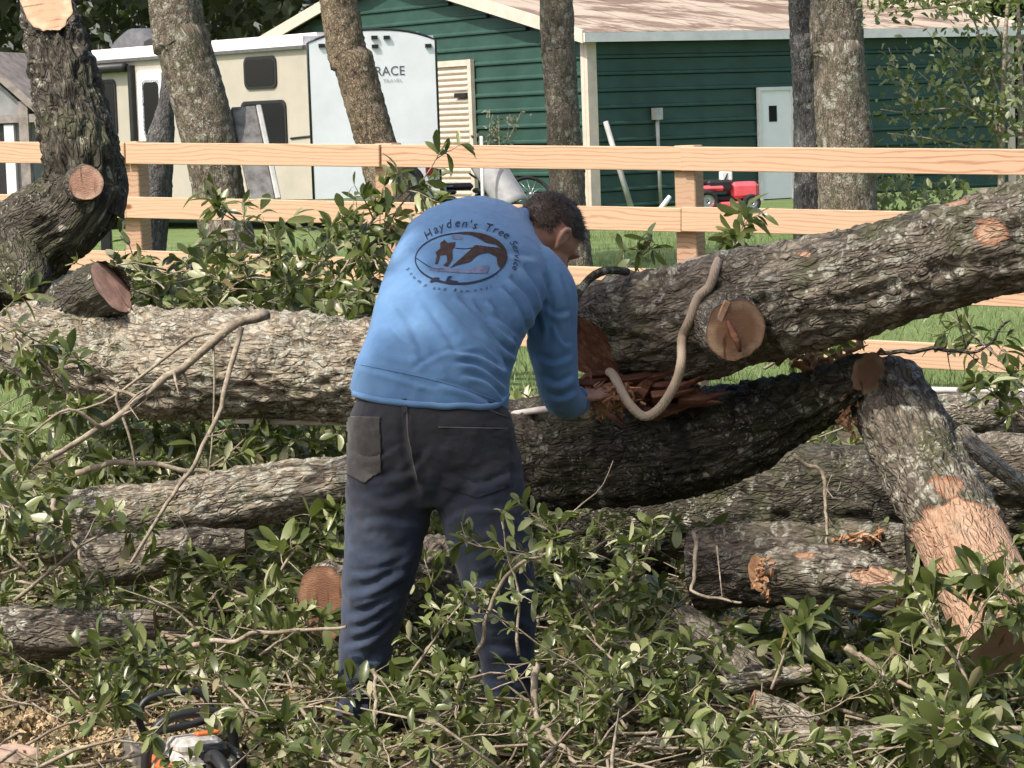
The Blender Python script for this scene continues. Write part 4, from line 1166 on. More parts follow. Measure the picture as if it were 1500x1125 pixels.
def limb_w(a, n=None, nv=16):
    a = np.asarray(a, float)
    n = n or max(6, 6 * len(a))
    q = resample(a, n)
    T = np.gradient(q[:, :3], axis=0); T /= np.linalg.norm(T, axis=1)[:, None]
    pre = [np.append(q[0, :3] - T[0] * q[0, 3] * math.sin(u), q[0, 3] * math.cos(u)) for u in (1.45, 1.1, .7, .35)]
    post = [np.append(q[-1, :3] + T[-1] * q[-1, 3] * math.sin(u), q[-1, 3] * math.cos(u)) for u in (.35, .7, 1.1, 1.45)]
    q = np.vstack([pre, q, post])
    return tube(q[:, :3], q[:, 3], nv)
def ellipsoid(c, r, B=np.eye(3), nu=20, nv=28):
    V = [np.array(c) + B @ (np.array([math.sin(p) * math.cos(t), math.sin(p) * math.sin(t), math.cos(p)]) * r) for p in np.linspace(.04, math.pi - .04, nu) for t in np.arange(nv) * 2 * np.pi / nv]
    Fq = tube_faces(nu, nv).tolist() + [list(range(nv))[::-1], list(range((nu - 1) * nv, nu * nv))]
    return np.array(V), [f[::-1] for f in Fq]
def fuse(parts, voxel, smooth=4, fac=.5):
    """union of closed shapes as ONE continuous skin"""
    V, Fq = merge(parts)
    me = bpy.data.meshes.new("t"); me.from_pydata(V.tolist(), [], Fq)
    o = bpy.data.objects.new("t", me); COL.objects.link(o)
    import bmesh
    bm = bmesh.new(); bm.from_mesh(me); bmesh.ops.recalc_face_normals(bm, faces=bm.faces); bm.to_mesh(me); bm.free()
    m = o.modifiers.new("r", 'REMESH'); m.mode = 'VOXEL'; m.voxel_size = voxel
    s = o.modifiers.new("s", 'SMOOTH'); s.factor = fac; s.iterations = smooth
    dg = bpy.context.evaluated_depsgraph_get()
    ev = o.evaluated_get(dg); e = ev.to_mesh()
    Vo = np.empty(len(e.vertices) * 3, np.float32); e.vertices.foreach_get("co", Vo)
    No = np.empty(len(e.vertices) * 3, np.float32); e.vertices.foreach_get("normal", No)
    Fo = [list(p.vertices) for p in e.polygons]
    ev.to_mesh_clear(); bpy.data.objects.remove(o); bpy.data.meshes.remove(me)
    return Vo.reshape(-1, 3).astype(float), No.reshape(-1, 3).astype(float), Fo
def seg_dist(Q, poly):
    """signed distance of pixels Q to polyline, and position 0..1 along it"""
    poly = resample(np.array(poly, float), 24) if len(poly) > 2 else np.array([np.array(poly[0]) + (np.array(poly[1]) - poly[0]) * t for t in np.linspace(0, 1, 12)], float)
    best = np.full(len(Q), 1e9); sgn = np.zeros(len(Q)); pos = np.zeros(len(Q))
    for k in range(len(poly) - 1):
        a, b = poly[k], poly[k + 1]; ab = b - a
        t = np.clip(((Q - a) @ ab) / (ab @ ab), 0, 1)
        d = Q - (a + t[:, None] * ab); dist = np.hypot(d[:, 0], d[:, 1])
        m = dist < best
        best[m] = dist[m]; sgn[m] = np.sign(ab[0] * d[m, 1] - ab[1] * d[m, 0]); pos[m] = (k + t[m]) / (len(poly) - 1)
    return best * sgn, pos
def folds(V, N, lst):
    """press cloth folds (polyline, amplitude m, width px) into the side that faces us"""
    q = to_px(V)[:, :2]
    view = V - CAM_P; view /= np.linalg.norm(view, axis=1)[:, None]
    facing = np.clip(-(view * N).sum(1) * 1.6 + .2, 0, 1)
    h = np.zeros(len(V))
    for poly, amp, wid in lst:
        d, p = seg_dist(q, poly)
        env = np.clip(np.minimum(p, 1 - p) * 5, 0, 1) ** .7
        x = d / wid
        h += amp * env * (np.exp(-(x - .9) ** 2) - 1.15 * np.exp(-(x + .45) ** 2 * 1.4))
    return V + N * (h * facing)[:, None]

def cloth(name, c, c2, rough=.9, weave=900.0, sheen=.2):
    M = Mat(name, rough, .15)
    co = M.coord("Object")
    f = M.noise(co, 7, 6, .7)
    M.color(M.mix(M.ramp(f, [(.35, (0, 0, 0)), (.7, (1, 1, 1))]), c, c2))
    M.b.inputs["Sheen Weight"].default_value = sheen
    M.bump(M.mix(.35, M.noise(co, 45, 4, .7), M.noise(co, weave, 2)), .35, .004)
    return M.m
SHIRT = cloth("blue_shirt_cloth", (0.095, 0.195, 0.365), (0.130, 0.245, 0.42))
SHIRT_RIB = cloth("shirt_collar_cloth", (0.07, 0.12, 0.26), (0.10, 0.16, 0.32))
M_ = Mat("dark_denim", .92, .15)
_c = M_.n("NewGeometry").outputs["Position"]
_sx = M_.n("SeparateXYZ"); M_.link(_c, _sx.inputs[0])
_den = M_.mix(M_.ramp(M_.noise(_c, 5, 6, .7), [(.35, (0, 0, 0)), (.7, (1, 1, 1))]), (.024, .032, .054), (.054, .072, .115))
_dark_den = M_.mix(M_.noise(_c, 11, 7, .8), (.019, .020, .025), (.046, .046, .052))  # darker denim tone, mixed in towards the waist
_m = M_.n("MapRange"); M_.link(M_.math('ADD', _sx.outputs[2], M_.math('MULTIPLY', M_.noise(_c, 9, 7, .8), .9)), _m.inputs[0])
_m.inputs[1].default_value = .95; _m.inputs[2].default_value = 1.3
M_.color(M_.mix(_m.outputs[0], _den, _dark_den)).bump(M_.mix(.3, M_.noise(_c, 40, 4), M_.noise(_c, 700, 2)), .4, .004)
M_.b.inputs["Sheen Weight"].default_value = .15
DENIM = M_.m
STITCH = plain("denim_stitching", (.13, .115, .105), .9, .2, .1, 20)
POCKET = cloth("worn_pocket_cloth", (.045, .043, .044), (.105, .095, .085))
M_ = Mat("skin", .55, .35); _c = M_.coord("Object")
M_.color(M_.ramp(M_.noise(_c, 30, 5), [(.3, (.42, .21, .15)), (.7, (.56, .32, .235))])).bump(M_.noise(_c, 160, 3), .2, .003)
M_.b.inputs["Subsurface Weight"].default_value = .08; M_.b.inputs["Subsurface Radius"].default_value = (.01, .004, .002)
SKIN = M_.m
HAIR = plain("brown_hair", (.050, .032, .022), .55, .4, .25, 60)
EYE = plain("eye_white", (.7, .68, .64), .3, .5, .03, 9)

feet = (W(525, 1075, 7.5) + W(745, 1045, 7.62)) / 2 * (1, 1, 0)
man = empty("person", feet, "person in blue long-sleeved shirt and dark jeans bending over the log, seen from behind", "person")

# trousers
pelvis = loft([(624, 540, 7.60, 90, .100, 12), (627, 575, 7.585, 103, .116, 12), (630, 615, 7.56, 119, .150, 10), (633, 655, 7.56, 124, .155, 6), (636, 695, 7.57, 128, .145, 3), (637, 735, 7.58, 112, .11, 0)])
lleg = loft([(572, 655, 7.57, 62, .13, 0), (574, 705, 7.57, 67, .132, 0), (567, 760, 7.57, 62, .118, 0), (560, 810, 7.56, 56, .105, 0), (553, 850, 7.56, 52, .10, 0), (545, 900, 7.58, 46, .095, 0), (536, 950, 7.60, 40, .086, 0), (529, 1000, 7.60, 35, .078, 0), (525, 1052, 7.60, 33, .074, 0)])
rleg = loft([(694, 655, 7.57, 62, .13, 0), (703, 715, 7.56, 67, .13, 0), (712, 770, 7.54, 63, .118, 0), (722, 815, 7.54, 57, .108, 0), (732, 860, 7.58, 52, .102, 0), (738, 900, 7.62, 48, .096, 0), (742, 950, 7.66, 42, .086, 0), (745, 995, 7.67, 38, .078, 0), (747, 1026, 7.67, 35, .074, 0)])
V, N, Fq = fuse([pelvis, lleg, rleg], .0075, 5)
jf = [([(515, 660), (545, 672), (590, 650)], .006, 6), ([(560, 700), (600, 690), (632, 650)], .008, 6), ([(650, 690), (700, 710), (755, 690)], .006, 7), ([(640, 770), (690, 745), (765, 745)], .006, 7), ([(520, 770), (560, 760), (625, 770)], .006, 7), ([(505, 835), (540, 840), (605, 815)], .009, 6), ([(515, 885), (560, 872), (595, 850)], .008, 5), ([(505, 925), (540, 915), (585, 885)], .008, 5),
      ([(504, 868), (540, 862), (598, 828)], .012, 9), ([(503, 905), (545, 893), (592, 862)], .011, 9), ([(500, 948), (540, 935), (580, 905)], .010, 8), ([(498, 985), (525, 985), (560, 955)], .009, 8),
      ([(496, 1015), (525, 1012), (556, 1000)], .008, 7), ([(495, 1038), (525, 1036), (554, 1030)], .007, 6), ([(508, 800), (560, 815), (610, 800)], .006, 10), ([(525, 720), (570, 735), (625, 705)], .006, 9),
      ([(596, 600), (600, 660), (620, 730)], -.012, 8), ([(640, 740), (660, 700), (700, 690)], .006, 10), ([(650, 800), (720, 780), (770, 800)], .006, 12), ([(670, 860), (730, 850), (780, 870)], .010, 10),
      ([(690, 905), (740, 900), (785, 915)], .009, 9), ([(700, 955), (745, 950), (782, 960)], .008, 8), ([(706, 1000), (745, 998), (780, 1005)], .007, 7), ([(520, 690), (560, 700), (600, 670)], .005, 10)]
V = folds(V, N, [(a, b * .72, c * (.75 + .5 * ((k * 37) % 10) / 10)) for k, (a, b, c) in enumerate(jf)])
V = V + N * (fbm(V * (16, 16, 26), 4, 8, .6) * .0032)[:, None]
jeans = mk("trousers", V, Fq, DENIM, man)
bvj = BVHTree.FromPolygons([Vector(v) for v in V], Fq)
def drop(px, py, bv, off):
    h = bv.ray_cast(Vector(CAM_P), Vector(ray(px, py)))
    return None if h[0] is None else np.array(h[0]) + np.array(h[1]) * off
def seam(pts, bv, r, mat, parent, name, off=.001):
    q = resample(np.array(pts, float), 30) if len(pts) > 2 else np.linspace(pts[0], pts[1], 20)
    P = [drop(a, b, bv, off) for a, b in q]; P = np.array([p for p in P if p is not None])
    if len(P) > 3: mk(name, *tube(P, r, 5), mat, parent)
def decal(poly, bv, mat, parent, name, off=.004, step=1.6, rough=0.0):
    poly = np.array(poly, float); mn, mx = poly.min(0), poly.max(0)
    nx = int((mx[0] - mn[0]) / step) + 2; ny = int((mx[1] - mn[1]) / step) + 2
    X, Y = np.meshgrid(mn[0] + np.arange(nx) * step, mn[1] + np.arange(ny) * step)
    Q = np.stack([X.ravel(), Y.ravel()], 1); ins = np.zeros(len(Q), bool); j = len(poly) - 1
    for i in range(len(poly)):
        c = ((poly[i, 1] > Q[:, 1]) != (poly[j, 1] > Q[:, 1])) & (Q[:, 0] < (poly[j, 0] - poly[i, 0]) * (Q[:, 1] - poly[i, 1]) / (poly[j, 1] - poly[i, 1] + 1e-9) + poly[i, 0])
        ins ^= c; j = i
    V = {}
    for k in np.where(ins)[0]:
        p = drop(Q[k][0], Q[k][1], bv, off)
        if p is not None: V[k] = p
    idx = {k: i for i, k in enumerate(V)}
    Fq = []
    for r in range(ny - 1):
        for c in range(nx - 1):
            f = [r * nx + c, r * nx + c + 1, (r + 1) * nx + c + 1, (r + 1) * nx + c]
            if all(k in idx for k in f): Fq.append([idx[k] for k in f])
    if Fq: return mk(name, np.array(list(V.values())), Fq, mat, parent)
decal([(509, 612), (558, 612), (560, 690), (536, 708), (510, 695)], bvj, POCKET, jeans, "back_pocket", .006)
decal([(642, 626), (744, 628), (748, 712), (700, 730), (646, 712)], bvj, DENIM, jeans, "back_pocket", .005)
decal([(588, 563), (597, 563), (598, 606), (589, 606)], bvj, DENIM, jeans, "belt_loop", .008)
for s_ in ([(509, 611), (558, 612)], [(509, 617), (558, 618)], [(642, 626), (744, 628)], [(596, 575), (599, 640), (612, 705)], [(600, 592), (680, 590), (745, 612)], [(515, 580), (596, 590)]):
    seam(s_, bvj, .0022, STITCH, jeans, "stitching", .0015)
# shirt
torso = loft([(628, 588, 7.575, 117, .156, 14), (632, 562, 7.575, 116, .152, 14), (643, 520, 7.61, 110, .134, 14), (660, 465, 7.68, 112, .132, 15), (682, 415, 7.79, 116, .135, 17), (704, 372, 7.92, 110, .125, 20), (727, 344, 8.03, 82, .10, 24), (750, 332, 8.10, 46, .07, 28)], nv=48)
rsl = limb_t([(782, 398, 7.94, 42), (803, 430, 7.93, 43), (808, 480, 7.93, 38), (814, 540, 7.93, 33), (821, 578, 7.95, 29), (832, 590, 8.02, 25), (842, 588, 8.10, 21)], 40, 24)
lsl = limb_t([(630, 352, 7.97, 40), (660, 400, 8.12, 38), (700, 440, 8.24, 33), (735, 458, 8.29, 28), (765, 466, 8.31, 23), (785, 468, 8.33, 20)], 36, 22)
V, N, Fq = fuse([torso, rsl, lsl], .0068, 4)
sf = [([(600, 545), (640, 520), (700, 505)], .004, 6), ([(560, 470), (590, 500), (640, 545)], .005, 6), ([(720, 460), (750, 490), (770, 545)], .012, 5), ([(700, 480), (735, 520), (748, 560)], .010, 5), ([(735, 420), (760, 450), (778, 500)], .011, 5),
      ([(810, 470), (825, 500), (838, 505)], .007, 5), ([(790, 440), (815, 460), (838, 455)], .006, 6), ([(640, 345), (690, 335), (740, 345)], .004, 6), ([(668, 432), (705, 470), (745, 515), (775, 530)], .016, 8), ([(690, 440), (725, 475), (755, 505)], .012, 6), ([(715, 440), (745, 475), (765, 500)], .010, 6), ([(640, 432), (680, 475), (715, 510), (750, 545)], .009, 8),
      ([(660, 517), (700, 520), (742, 545)], .012, 6), ([(665, 530), (705, 538), (745, 570)], .012, 6), ([(675, 548), (715, 560), (742, 592)], .010, 6), ([(640, 560), (690, 575), (735, 602)], .008, 7),
      ([(575, 440), (600, 480), (622, 530)], .006, 9), ([(610, 430), (645, 480), (670, 520)], .006, 9), ([(745, 405), (775, 440), (790, 490)], .012, 8), ([(765, 390), (790, 430), (800, 480)], .009, 7),
      ([(780, 470), (772, 510), (765, 560)], -.018, 8), ([(795, 400), (806, 450), (800, 510)], .008, 7), ([(785, 520), (810, 530), (838, 520)], .008, 7), ([(792, 550), (815, 562), (842, 550)], .009, 7),
      ([(800, 575), (820, 583), (845, 572)], .008, 6), ([(820, 400), (832, 440), (836, 490)], .006, 6), ([(530, 540), (570, 548), (640, 570)], .005, 6), ([(545, 500), (580, 520), (620, 525)], .004, 9), ([(700, 350), (740, 370), (790, 380)], .005, 8)]
V = folds(V, N, [(a, b * .85, c * .82) for a, b, c in sf])
V = V + N * (fbm(V @ rotz(.0).T * (26, 20, 20), 4, 2, .6) * .0014)[:, None]
shirt = mk("shirt", V, Fq, SHIRT, man)
bvs = BVHTree.FromPolygons([Vector(v) for v in V], Fq)
hm = []
for x_ in range(514, 750, 3):
    for y_ in range(640, 535, -1):
        rr_ = Vector(ray(x_, y_)); a_ = bvs.ray_cast(Vector(CAM_P), rr_); b_ = bvj.ray_cast(Vector(CAM_P), rr_)
        if a_[0] is not None and (b_[0] is None or a_[3] < b_[3]):
            hm.append(np.array(a_[0]) + np.array(a_[1]) * .002); break
hm = np.array(hm); k_ = np.ones(9) / 9
hs = np.stack([np.convolve(np.pad(hm[:, c], 4, mode='edge'), k_, 'valid') for c in range(3)], 1)
hs = np.stack([np.convolve(np.pad(hs[:, c], 4, mode='edge'), k_, 'valid') for c in range(3)], 1) - CZ * .004 - CY * .003
mk("hem", *tube(hs, .0095, 8), SHIRT, shirt)
seam([(522, 533), (575, 543), (640, 558), (700, 577), (736, 590)], bvs, .0018, SHIRT, shirt, "hem_stitching", .0008)
# body: one skin from head to feet
hc = W(803, 347, 8.17)
f_ = np.array([.50, .42, -.76]); f_ /= np.linalg.norm(f_)
u_ = np.array([.55, .38, .72]); u_ -= f_ * u_.dot(f_); u_ /= np.linalg.norm(u_)
e_ = np.cross(f_, u_)
HB = np.stack([e_, f_, u_], 1) * 1.14
hp = lambda x, y, z: hc + HB @ np.array([x, y, z], float)
neck0 = W(752, 336, 8.10)
parts = [ellipsoid(hp(0, -.012, .022), (.076, .096, .088), HB), ellipsoid(hp(0, .032, -.045), (.058, .064, .066), HB), ellipsoid(hp(0, .062, -.088), (.030, .030, .022), HB),
         limb_w([np.append(hp(0, .082, .008), .011), np.append(hp(0, .112, -.028), .013)]), ellipsoid(hp(0, .084, .018), (.05, .014, .012), HB),
         ellipsoid(hp(0, .090, -.058), (.024, .010, .006), HB), ellipsoid(hp(0, .088, -.069), (.021, .010, .006), HB),
         limb_w([np.append(neck0, .062), np.append((neck0 + hp(0, -.03, -.05)) / 2, .058), np.append(hp(0, -.025, -.04), .056)])]
for sx_ in (-1, 1):   # ears: rim, lobe, hollow left open between them
    parts += [limb_w([np.append(hp(sx_ * .076, -.004, -.040), .007), np.append(hp(sx_ * .084, -.020, -.018), .0075), np.append(hp(sx_ * .088, -.026, .006), .0075), np.append(hp(sx_ * .084, -.012, .020), .0075), np.append(hp(sx_ * .076, .006, .012), .006)]),
              ellipsoid(hp(sx_ * .077, -.008, -.010), (.007, .014, .024), HB)]
def hand(wr, d, palm_n, side):
    """wr wrist point, d pointing direction, palm_n palm normal; -> closed shapes for palm, four curled fingers and a thumb"""
    d = np.asarray(d, float) / np.linalg.norm(d); n = np.asarray(palm_n, float); n -= d * n.dot(d); n /= np.linalg.norm(n); s = np.cross(d, n) * side
    H = np.stack([s, d, n], 1); out = [ellipsoid(wr + d * .05, (.042, .055, .016), H), ellipsoid(wr + d * .02 + s * .02, (.024, .035, .018), H)]
    for k, (o, L) in enumerate(((.030, .072), (.010, .080), (-.010, .074), (-.029, .058))):
        b = wr + d * .088 + s * o
        p1 = b + (d * .9 + n * .35) * L * .42; p2 = p1 + (d * .35 + n * .95) * L * .34; p3 = p2 + (-d * .4 + n * .9) * L * .26
        out.append(limb_w([np.append(b - d * .02, .0100), np.append(p1, .0092), np.append(p2, .0085), np.append(p3, .0076)], 14, 10))
    t0 = wr + d * .03 + s * .036
    out.append(limb_w([np.append(t0 - s * .012, .014), np.append(t0 + s * .020 + d * .028, .0115), np.append(t0 + s * .018 + d * .052 + n * .022, .0098), np.append(t0 + s * .008 + d * .062 + n * .04, .0085)], 16, 10))
    return out
rw, lw = W(848, 582, 8.07), W(788, 468, 8.33)
parts += hand(rw, CAMV(.72, .05, .62), CAMV(-.2, -1, .1), 1)
parts += hand(lw, CAMV(.8, .05, .5), CAMV(-.1, -1, .1), -1)
parts += [limb_t([(785, 402, 7.96, 27), (806, 470, 7.94, 25), (818, 565, 7.95, 20), (832, 588, 8.02, 16), (841, 588, 8.10, 13)], 30), limb_t([(632, 356, 7.98, 27), (700, 440, 8.24, 22), (765, 466, 8.31, 15), (788, 468, 8.33, 12)], 26),
          loft([(630, 640, 7.58, 98, .115, 8), (632, 575, 7.60, 90, .105, 13), (643, 520, 7.63, 90, .105, 14), (682, 415, 7.81, 94, .105, 17), (704, 372, 7.94, 84, .095, 20), (727, 344, 8.04, 58, .072, 24), (752, 336, 8.10, 34, .05, 28)], nv=30),
          limb_t([(578, 660, 7.58, 52), (562, 800, 7.57, 44), (552, 860, 7.57, 36), (538, 950, 7.61, 30), (526, 1058, 7.60, 20)], 30), limb_t([(690, 660, 7.58, 52), (718, 800, 7.55, 44), (732, 865, 7.59, 36), (742, 950, 7.66, 30), (747, 1036, 7.67, 20)], 30)]
V, N, Fq = fuse(parts, .0048, 3, .4)
body = mk("body", V, Fq, SKIN, man)
for sx_ in (-1, 1):
    mk("eye", *ellipsoid(hp(sx_ * .031, .056, -.004), (.011, .011, .011), HB, 10, 14), EYE, body)
# hair: short crop over crown, back and sides
rg = np.random.default_rng(9)
V, Fq = ellipsoid((0, 0, 0), (1, 1, 1), np.eye(3), 46, 64)
dirs = V / np.linalg.norm(V, axis=1)[:, None]
keep = (dirs[:, 2] > -.30 - .35 * np.clip(-dirs[:, 1], 0, 1) + .95 * np.clip(dirs[:, 1], 0, 1) ** 1.2)
keep &= ~((np.abs(dirs[:, 0]) > .86) & (dirs[:, 2] < .02) & (dirs[:, 1] > -.35))
Hs = np.array([hp(*(np.array([0, -.012, .022]) + d * (.0805, .1005, .0925))) for d in dirs]) + (fbm(dirs * 7, 3, 4) * .003)[:, None] * (dirs @ HB.T)
ff = [f for f in Fq[:-2] if keep[f].all()]
us = sorted({i for f in ff for i in f}); mp_ = {u: i for i, u in enumerate(us)}
hair = mk("hair", Hs[us], [[mp_[i] for i in f] for f in ff], HAIR, man)
nh = 5200
dd = rand_dirs(nh * 2, rg)
kk = (dd[:, 2] > -.34 - .40 * np.clip(-dd[:, 1], 0, 1) + .95 * np.clip(dd[:, 1], 0, 1) ** 1.2) & ~((np.abs(dd[:, 0]) > .86) & (dd[:, 2] < .02) & (dd[:, 1] > -.35))
dd = dd[kk][:nh]
B0 = np.array([hp(*(np.array([0, -.012, .022]) + d * (.080, .100, .092))) for d in dd])
out = dd @ HB.T; lean = out * .55 + HB[:, 1] * .55 - HB[:, 2] * .25 + rg.normal(size=(len(dd), 3)) * .30
lean /= np.linalg.norm(lean, axis=1)[:, None]; side = np.cross(lean, out); side /= np.linalg.norm(side, axis=1)[:, None]
ln = rg.uniform(.010, .022, len(dd))[:, None]
V = np.stack([B0 - side * .0009, B0 + side * .0009, B0 + lean * ln], 1).reshape(-1, 3)
mk("hair_strands", V, np.arange(len(V)).reshape(-1, 3), HAIR, hair, kind="stuff")
# collar
ring = []
ax = hp(0, -.03, -.05) - neck0; ax /= np.linalg.norm(ax)
n1 = np.cross(ax, CY); n1 /= np.linalg.norm(n1); n2 = np.cross(ax, n1)
cc = neck0 - ax * .004
ring = np.array([cc + (n1 * math.cos(t) * .066 + n2 * math.sin(t) * .064) for t in np.linspace(0, 2 * np.pi, 40)])
mk("collar", *tube(ring, .011, 8, caps=False), SHIRT_RIB, shirt)
cw = W(843, 587, 8.085); ad = CAMV(.45, .05, .85); ad /= np.linalg.norm(ad); c1 = np.cross(ad, CY); c1 /= np.linalg.norm(c1); c2 = np.cross(ad, c1)
mk("cuff", *tube(np.array([cw + (c1 * math.cos(t) + c2 * math.sin(t)) * .040 for t in np.linspace(0, 2 * np.pi, 30)]), .007, 8, caps=False), SHIRT, shirt)
# shoes
def shoe(heel, toe, parent):
    h, t = np.array(heel, float), np.array(toe, float); d = t - h; L = np.linalg.norm(d); d /= L; s = np.array([d[1], -d[0], 0]); up = np.array([0, 0, 1.0])
    V = []; prof = [(0, .028, .075), (.06, .036, .095), (.25, .040, .10), (.45, .040, .085), (.65, .047, .062), (.85, .045, .048), (.97, .028, .036), (1.0, .012, .022)]
    nv = 18
    for x_, w_, hh in prof:
        for k in range(nv):
            a = 2 * np.pi * k / nv
            V.append(h + d * x_ * L + s * w_ * math.copysign(abs(math.cos(a)) ** .7, math.cos(a)) + up * (hh / 2 + hh / 2 * math.copysign(abs(math.sin(a)) ** .7, math.sin(a)) + .014))
    Fq = tube_faces(len(prof), nv).tolist() + [list(range(nv))[::-1], list(range((len(prof) - 1) * nv, len(prof) * nv))]
    o = mk("shoe", np.array(V), Fq, BLACK, parent)
    V = []
    for x_, w_, hh in prof:
        for sg, z in ((-1, 0), (1, 0), (1, .018), (-1, .018)): V.append(h + d * (x_ * 1.02 - .01) * L + s * (w_ + .004) * sg + up * z)
    Fq = tube_faces(len(prof), 4).tolist() + [[3, 2, 1, 0], [28, 29, 30, 31]]
    mk("sole", np.array(V), Fq, DARKGREY, o, smooth=False)
a = W(524, 1075, 7.54); a[2] = .01; b = a + np.array([-.03, .28, 0]); shoe(a, b, man)
a = W(748, 1045, 7.60); a[2] = .01; b = a + np.array([.06, .27, 0]); shoe(a, b, man)

# print on the back of the shirt
PRB = plain("print_brown", (.055, .036, .032), .85, .15, .15, 60)
PRK = plain("print_black", (.03, .035, .06), .85, .15, .15, 60)
PRG = plain("print_grey", (.15, .17, .27), .85, .15, .2, 60)
cr = lambda pts: [(560 + x_ / 6.25, 300 + y_ / 6.25) for x_, y_ in pts]
def ring_band(a0, a1, w0, w1, mat, c=(674.5, 379), r=(66, 37), rot=math.radians(-2)):
    P, Q = [], []
    for k, t in enumerate(np.linspace(a0, a1, 50)):
        t = math.radians(t); f = k / 49; w = (w0 + (w1 - w0) * math.sin(math.pi * f)) / 2
        for lst, sg in ((P, 1), (Q, -1)):
            x_, y_ = (r[0] + sg * w) * math.cos(t), (r[1] + sg * w) * math.sin(t)
            lst.append((c[0] + x_ * math.cos(rot) - y_ * math.sin(rot), c[1] + x_ * math.sin(rot) + y_ * math.cos(rot)))
    V, Fq, ok = [], [], []
    for a, b in zip(P, Q):
        for p in (a, b):
            h = drop(p[0], p[1], bvs, .0022); V.append(h if h is not None else np.zeros(3)); ok.append(h is not None)
    for k in range(49):
        f = [2 * k, 2 * k + 2, 2 * k + 3, 2 * k + 1]
        if all(ok[i] for i in f): Fq.append(f)
    mk("print_ring", np.array(V), Fq, mat, shirt)
ring_band(20, 188, 1.4, 3.2, PRK); ring_band(188, 270, 1.2, 1.6, PRK); ring_band(266, 380, 1.6, 7.0, PRB)
decal(cr([(530, 350), (570, 318), (600, 350), (672, 342), (665, 390), (640, 420), (645, 500), (600, 572), (550, 560), (592, 520), (585, 462), (530, 470), (512, 545), (478, 548), (497, 470), (480, 440), (530, 400)]), bvs, PRB, shirt, "print_figure", .002, .7)
decal(cr([(600, 592), (740, 470), (850, 368), (1000, 388), (1055, 392), (1112, 420), (1122, 500), (1085, 605), (1050, 550), (1040, 480), (960, 440), (880, 460), (800, 530), (700, 552)]), bvs, PRB, shirt, "print_log", .002, .7)
decal(cr([(780, 268), (900, 290), (1040, 345), (1100, 420), (1060, 372), (940, 352), (900, 320)]), bvs, PRB, shirt, "print_canopy", .0025, .7)
decal(cr([(420, 575), (560, 580), (780, 600), (890, 555), (985, 560), (960, 632), (840, 632), (700, 628), (520, 612), (430, 600)]), bvs, PRG, shirt, "print_ground", .0018, .7)
decal(cr([(430, 705), (470, 668), (525, 668), (520, 702), (440, 720)]), bvs, PRK, shirt, "print_mark", .002, .7)
decal(cr([(570, 712), (600, 655), (645, 650), (620, 690), (700, 700), (700, 720)]), bvs, PRK, shirt, "print_mark", .002, .7)
decal(cr([(625, 280), (700, 285), (740, 300), (720, 325), (640, 318)]), bvs, PRG, shirt, "print_mark", .002, .7)
seam(cr([(310, 490), (400, 550), (480, 590), (560, 590)]), bvs, .0016, PRK, shirt, "print_line", .001)
seam(cr([(670, 400), (760, 405), (830, 395)]), bvs, .0014, PRK, shirt, "print_line", .001)
def arc_text(words, size, mat, name, path, shear=.25):
    """write a string along a pixel path, letter by letter"""
    P = resample(np.array(path, float), 200); s = np.concatenate([[0], np.cumsum(np.hypot(*np.diff(P, axis=0).T))])
    adv = []
    for ch in words:
        if ch == " ": adv.append(size * .38); continue
        g = text_mesh(ch, size, shear); adv.append(max(g[0][:, 0].max() if len(g[0]) else 0, size * .22) + size * .05)
    k = s[-1] / sum(adv); pos = 0
    for ch, a_ in zip(words, adv):
        if ch != " ":
            V, Fq = text_mesh(ch, size, shear)
            m = pos * k; px_, py_ = np.interp(m, s, P[:, 0]), np.interp(m, s, P[:, 1])
            qx, qy = np.interp(m + 4, s, P[:, 0]), np.interp(m + 4, s, P[:, 1])
            if m + 4 > s[-1]: qx, qy = px_ + (P[-1] - P[-6])[0], py_ + (P[-1] - P[-6])[1]
            t = np.array([qx - px_, qy - py_]); t /= np.linalg.norm(t) + 1e-9; nn_ = np.array([t[1], -t[0]])
            T = [drop(*(np.array([px_, py_]) + t * v[0] + nn_ * v[1]), bvs, .0022) for v in V]
            if all(x_ is not None for x_ in T): mk("print_letter", np.array(T), Fq, mat, shirt, smooth=False)
        pos += a_
arc_text("Hayden's", 17, PRK, "t", cr([(405, 330), (500, 262), (600, 218), (700, 205), (870, 228)]))
arc_text("Tree", 17, PRK, "t", cr([(925, 240), (1020, 262), (1140, 318)]))
arc_text("Service", 14, PRK, "t", cr([(1160, 345), (1200, 420), (1205, 500), (1185, 590)]))
arc_text("Stump and Removal", 7.5, PRK, "t", cr([(215, 590), (300, 690), (430, 765), (640, 800), (800, 805), (1020, 765)]))
# ------------------------------------------------------------------ chainsaw in the foreground
CS = ground_at(296, 1180, .0)
SR = rotz(math.radians(24))
ct = lambda p: np.atleast_2d(np.array(p, float)) * .9 @ SR.T + CS
saw = empty("chainsaw", CS, "white and orange chainsaw with a black hoop handle in the brush", "chainsaw")
def sbox(name, c, s, b, mat, parent=saw, rx=0.0):
    V, Fq = bbox_bevel(0, 0, 0, *s, b)
    ca, sa = math.cos(rx), math.sin(rx)
    V = V @ np.array([[1, 0, 0], [0, ca, -sa], [0, sa, ca]]).T + c
    return mk(name, ct(V), Fq, mat, parent, smooth=False)
bd = sbox("engine_body", (0, .02, .10), (.17, .24, .13), .02, SAW_WHITE)
sbox("top_cover", (-.005, .03, .175), (.13, .19, .05), .018, SAW_WHITE, bd, -.12)
sbox("side_cover", (-.098, .04, .085), (.05, .20, .11), .015, ORANGE)
sbox("starter_cover", (.098, .0, .10), (.045, .17, .13), .018, BLACK)
for k in range(5): sbox("vent_slot", (.1225, -.05 + k * .025, .11), (.004, .010, .07), .001, DARKGREY, bd)
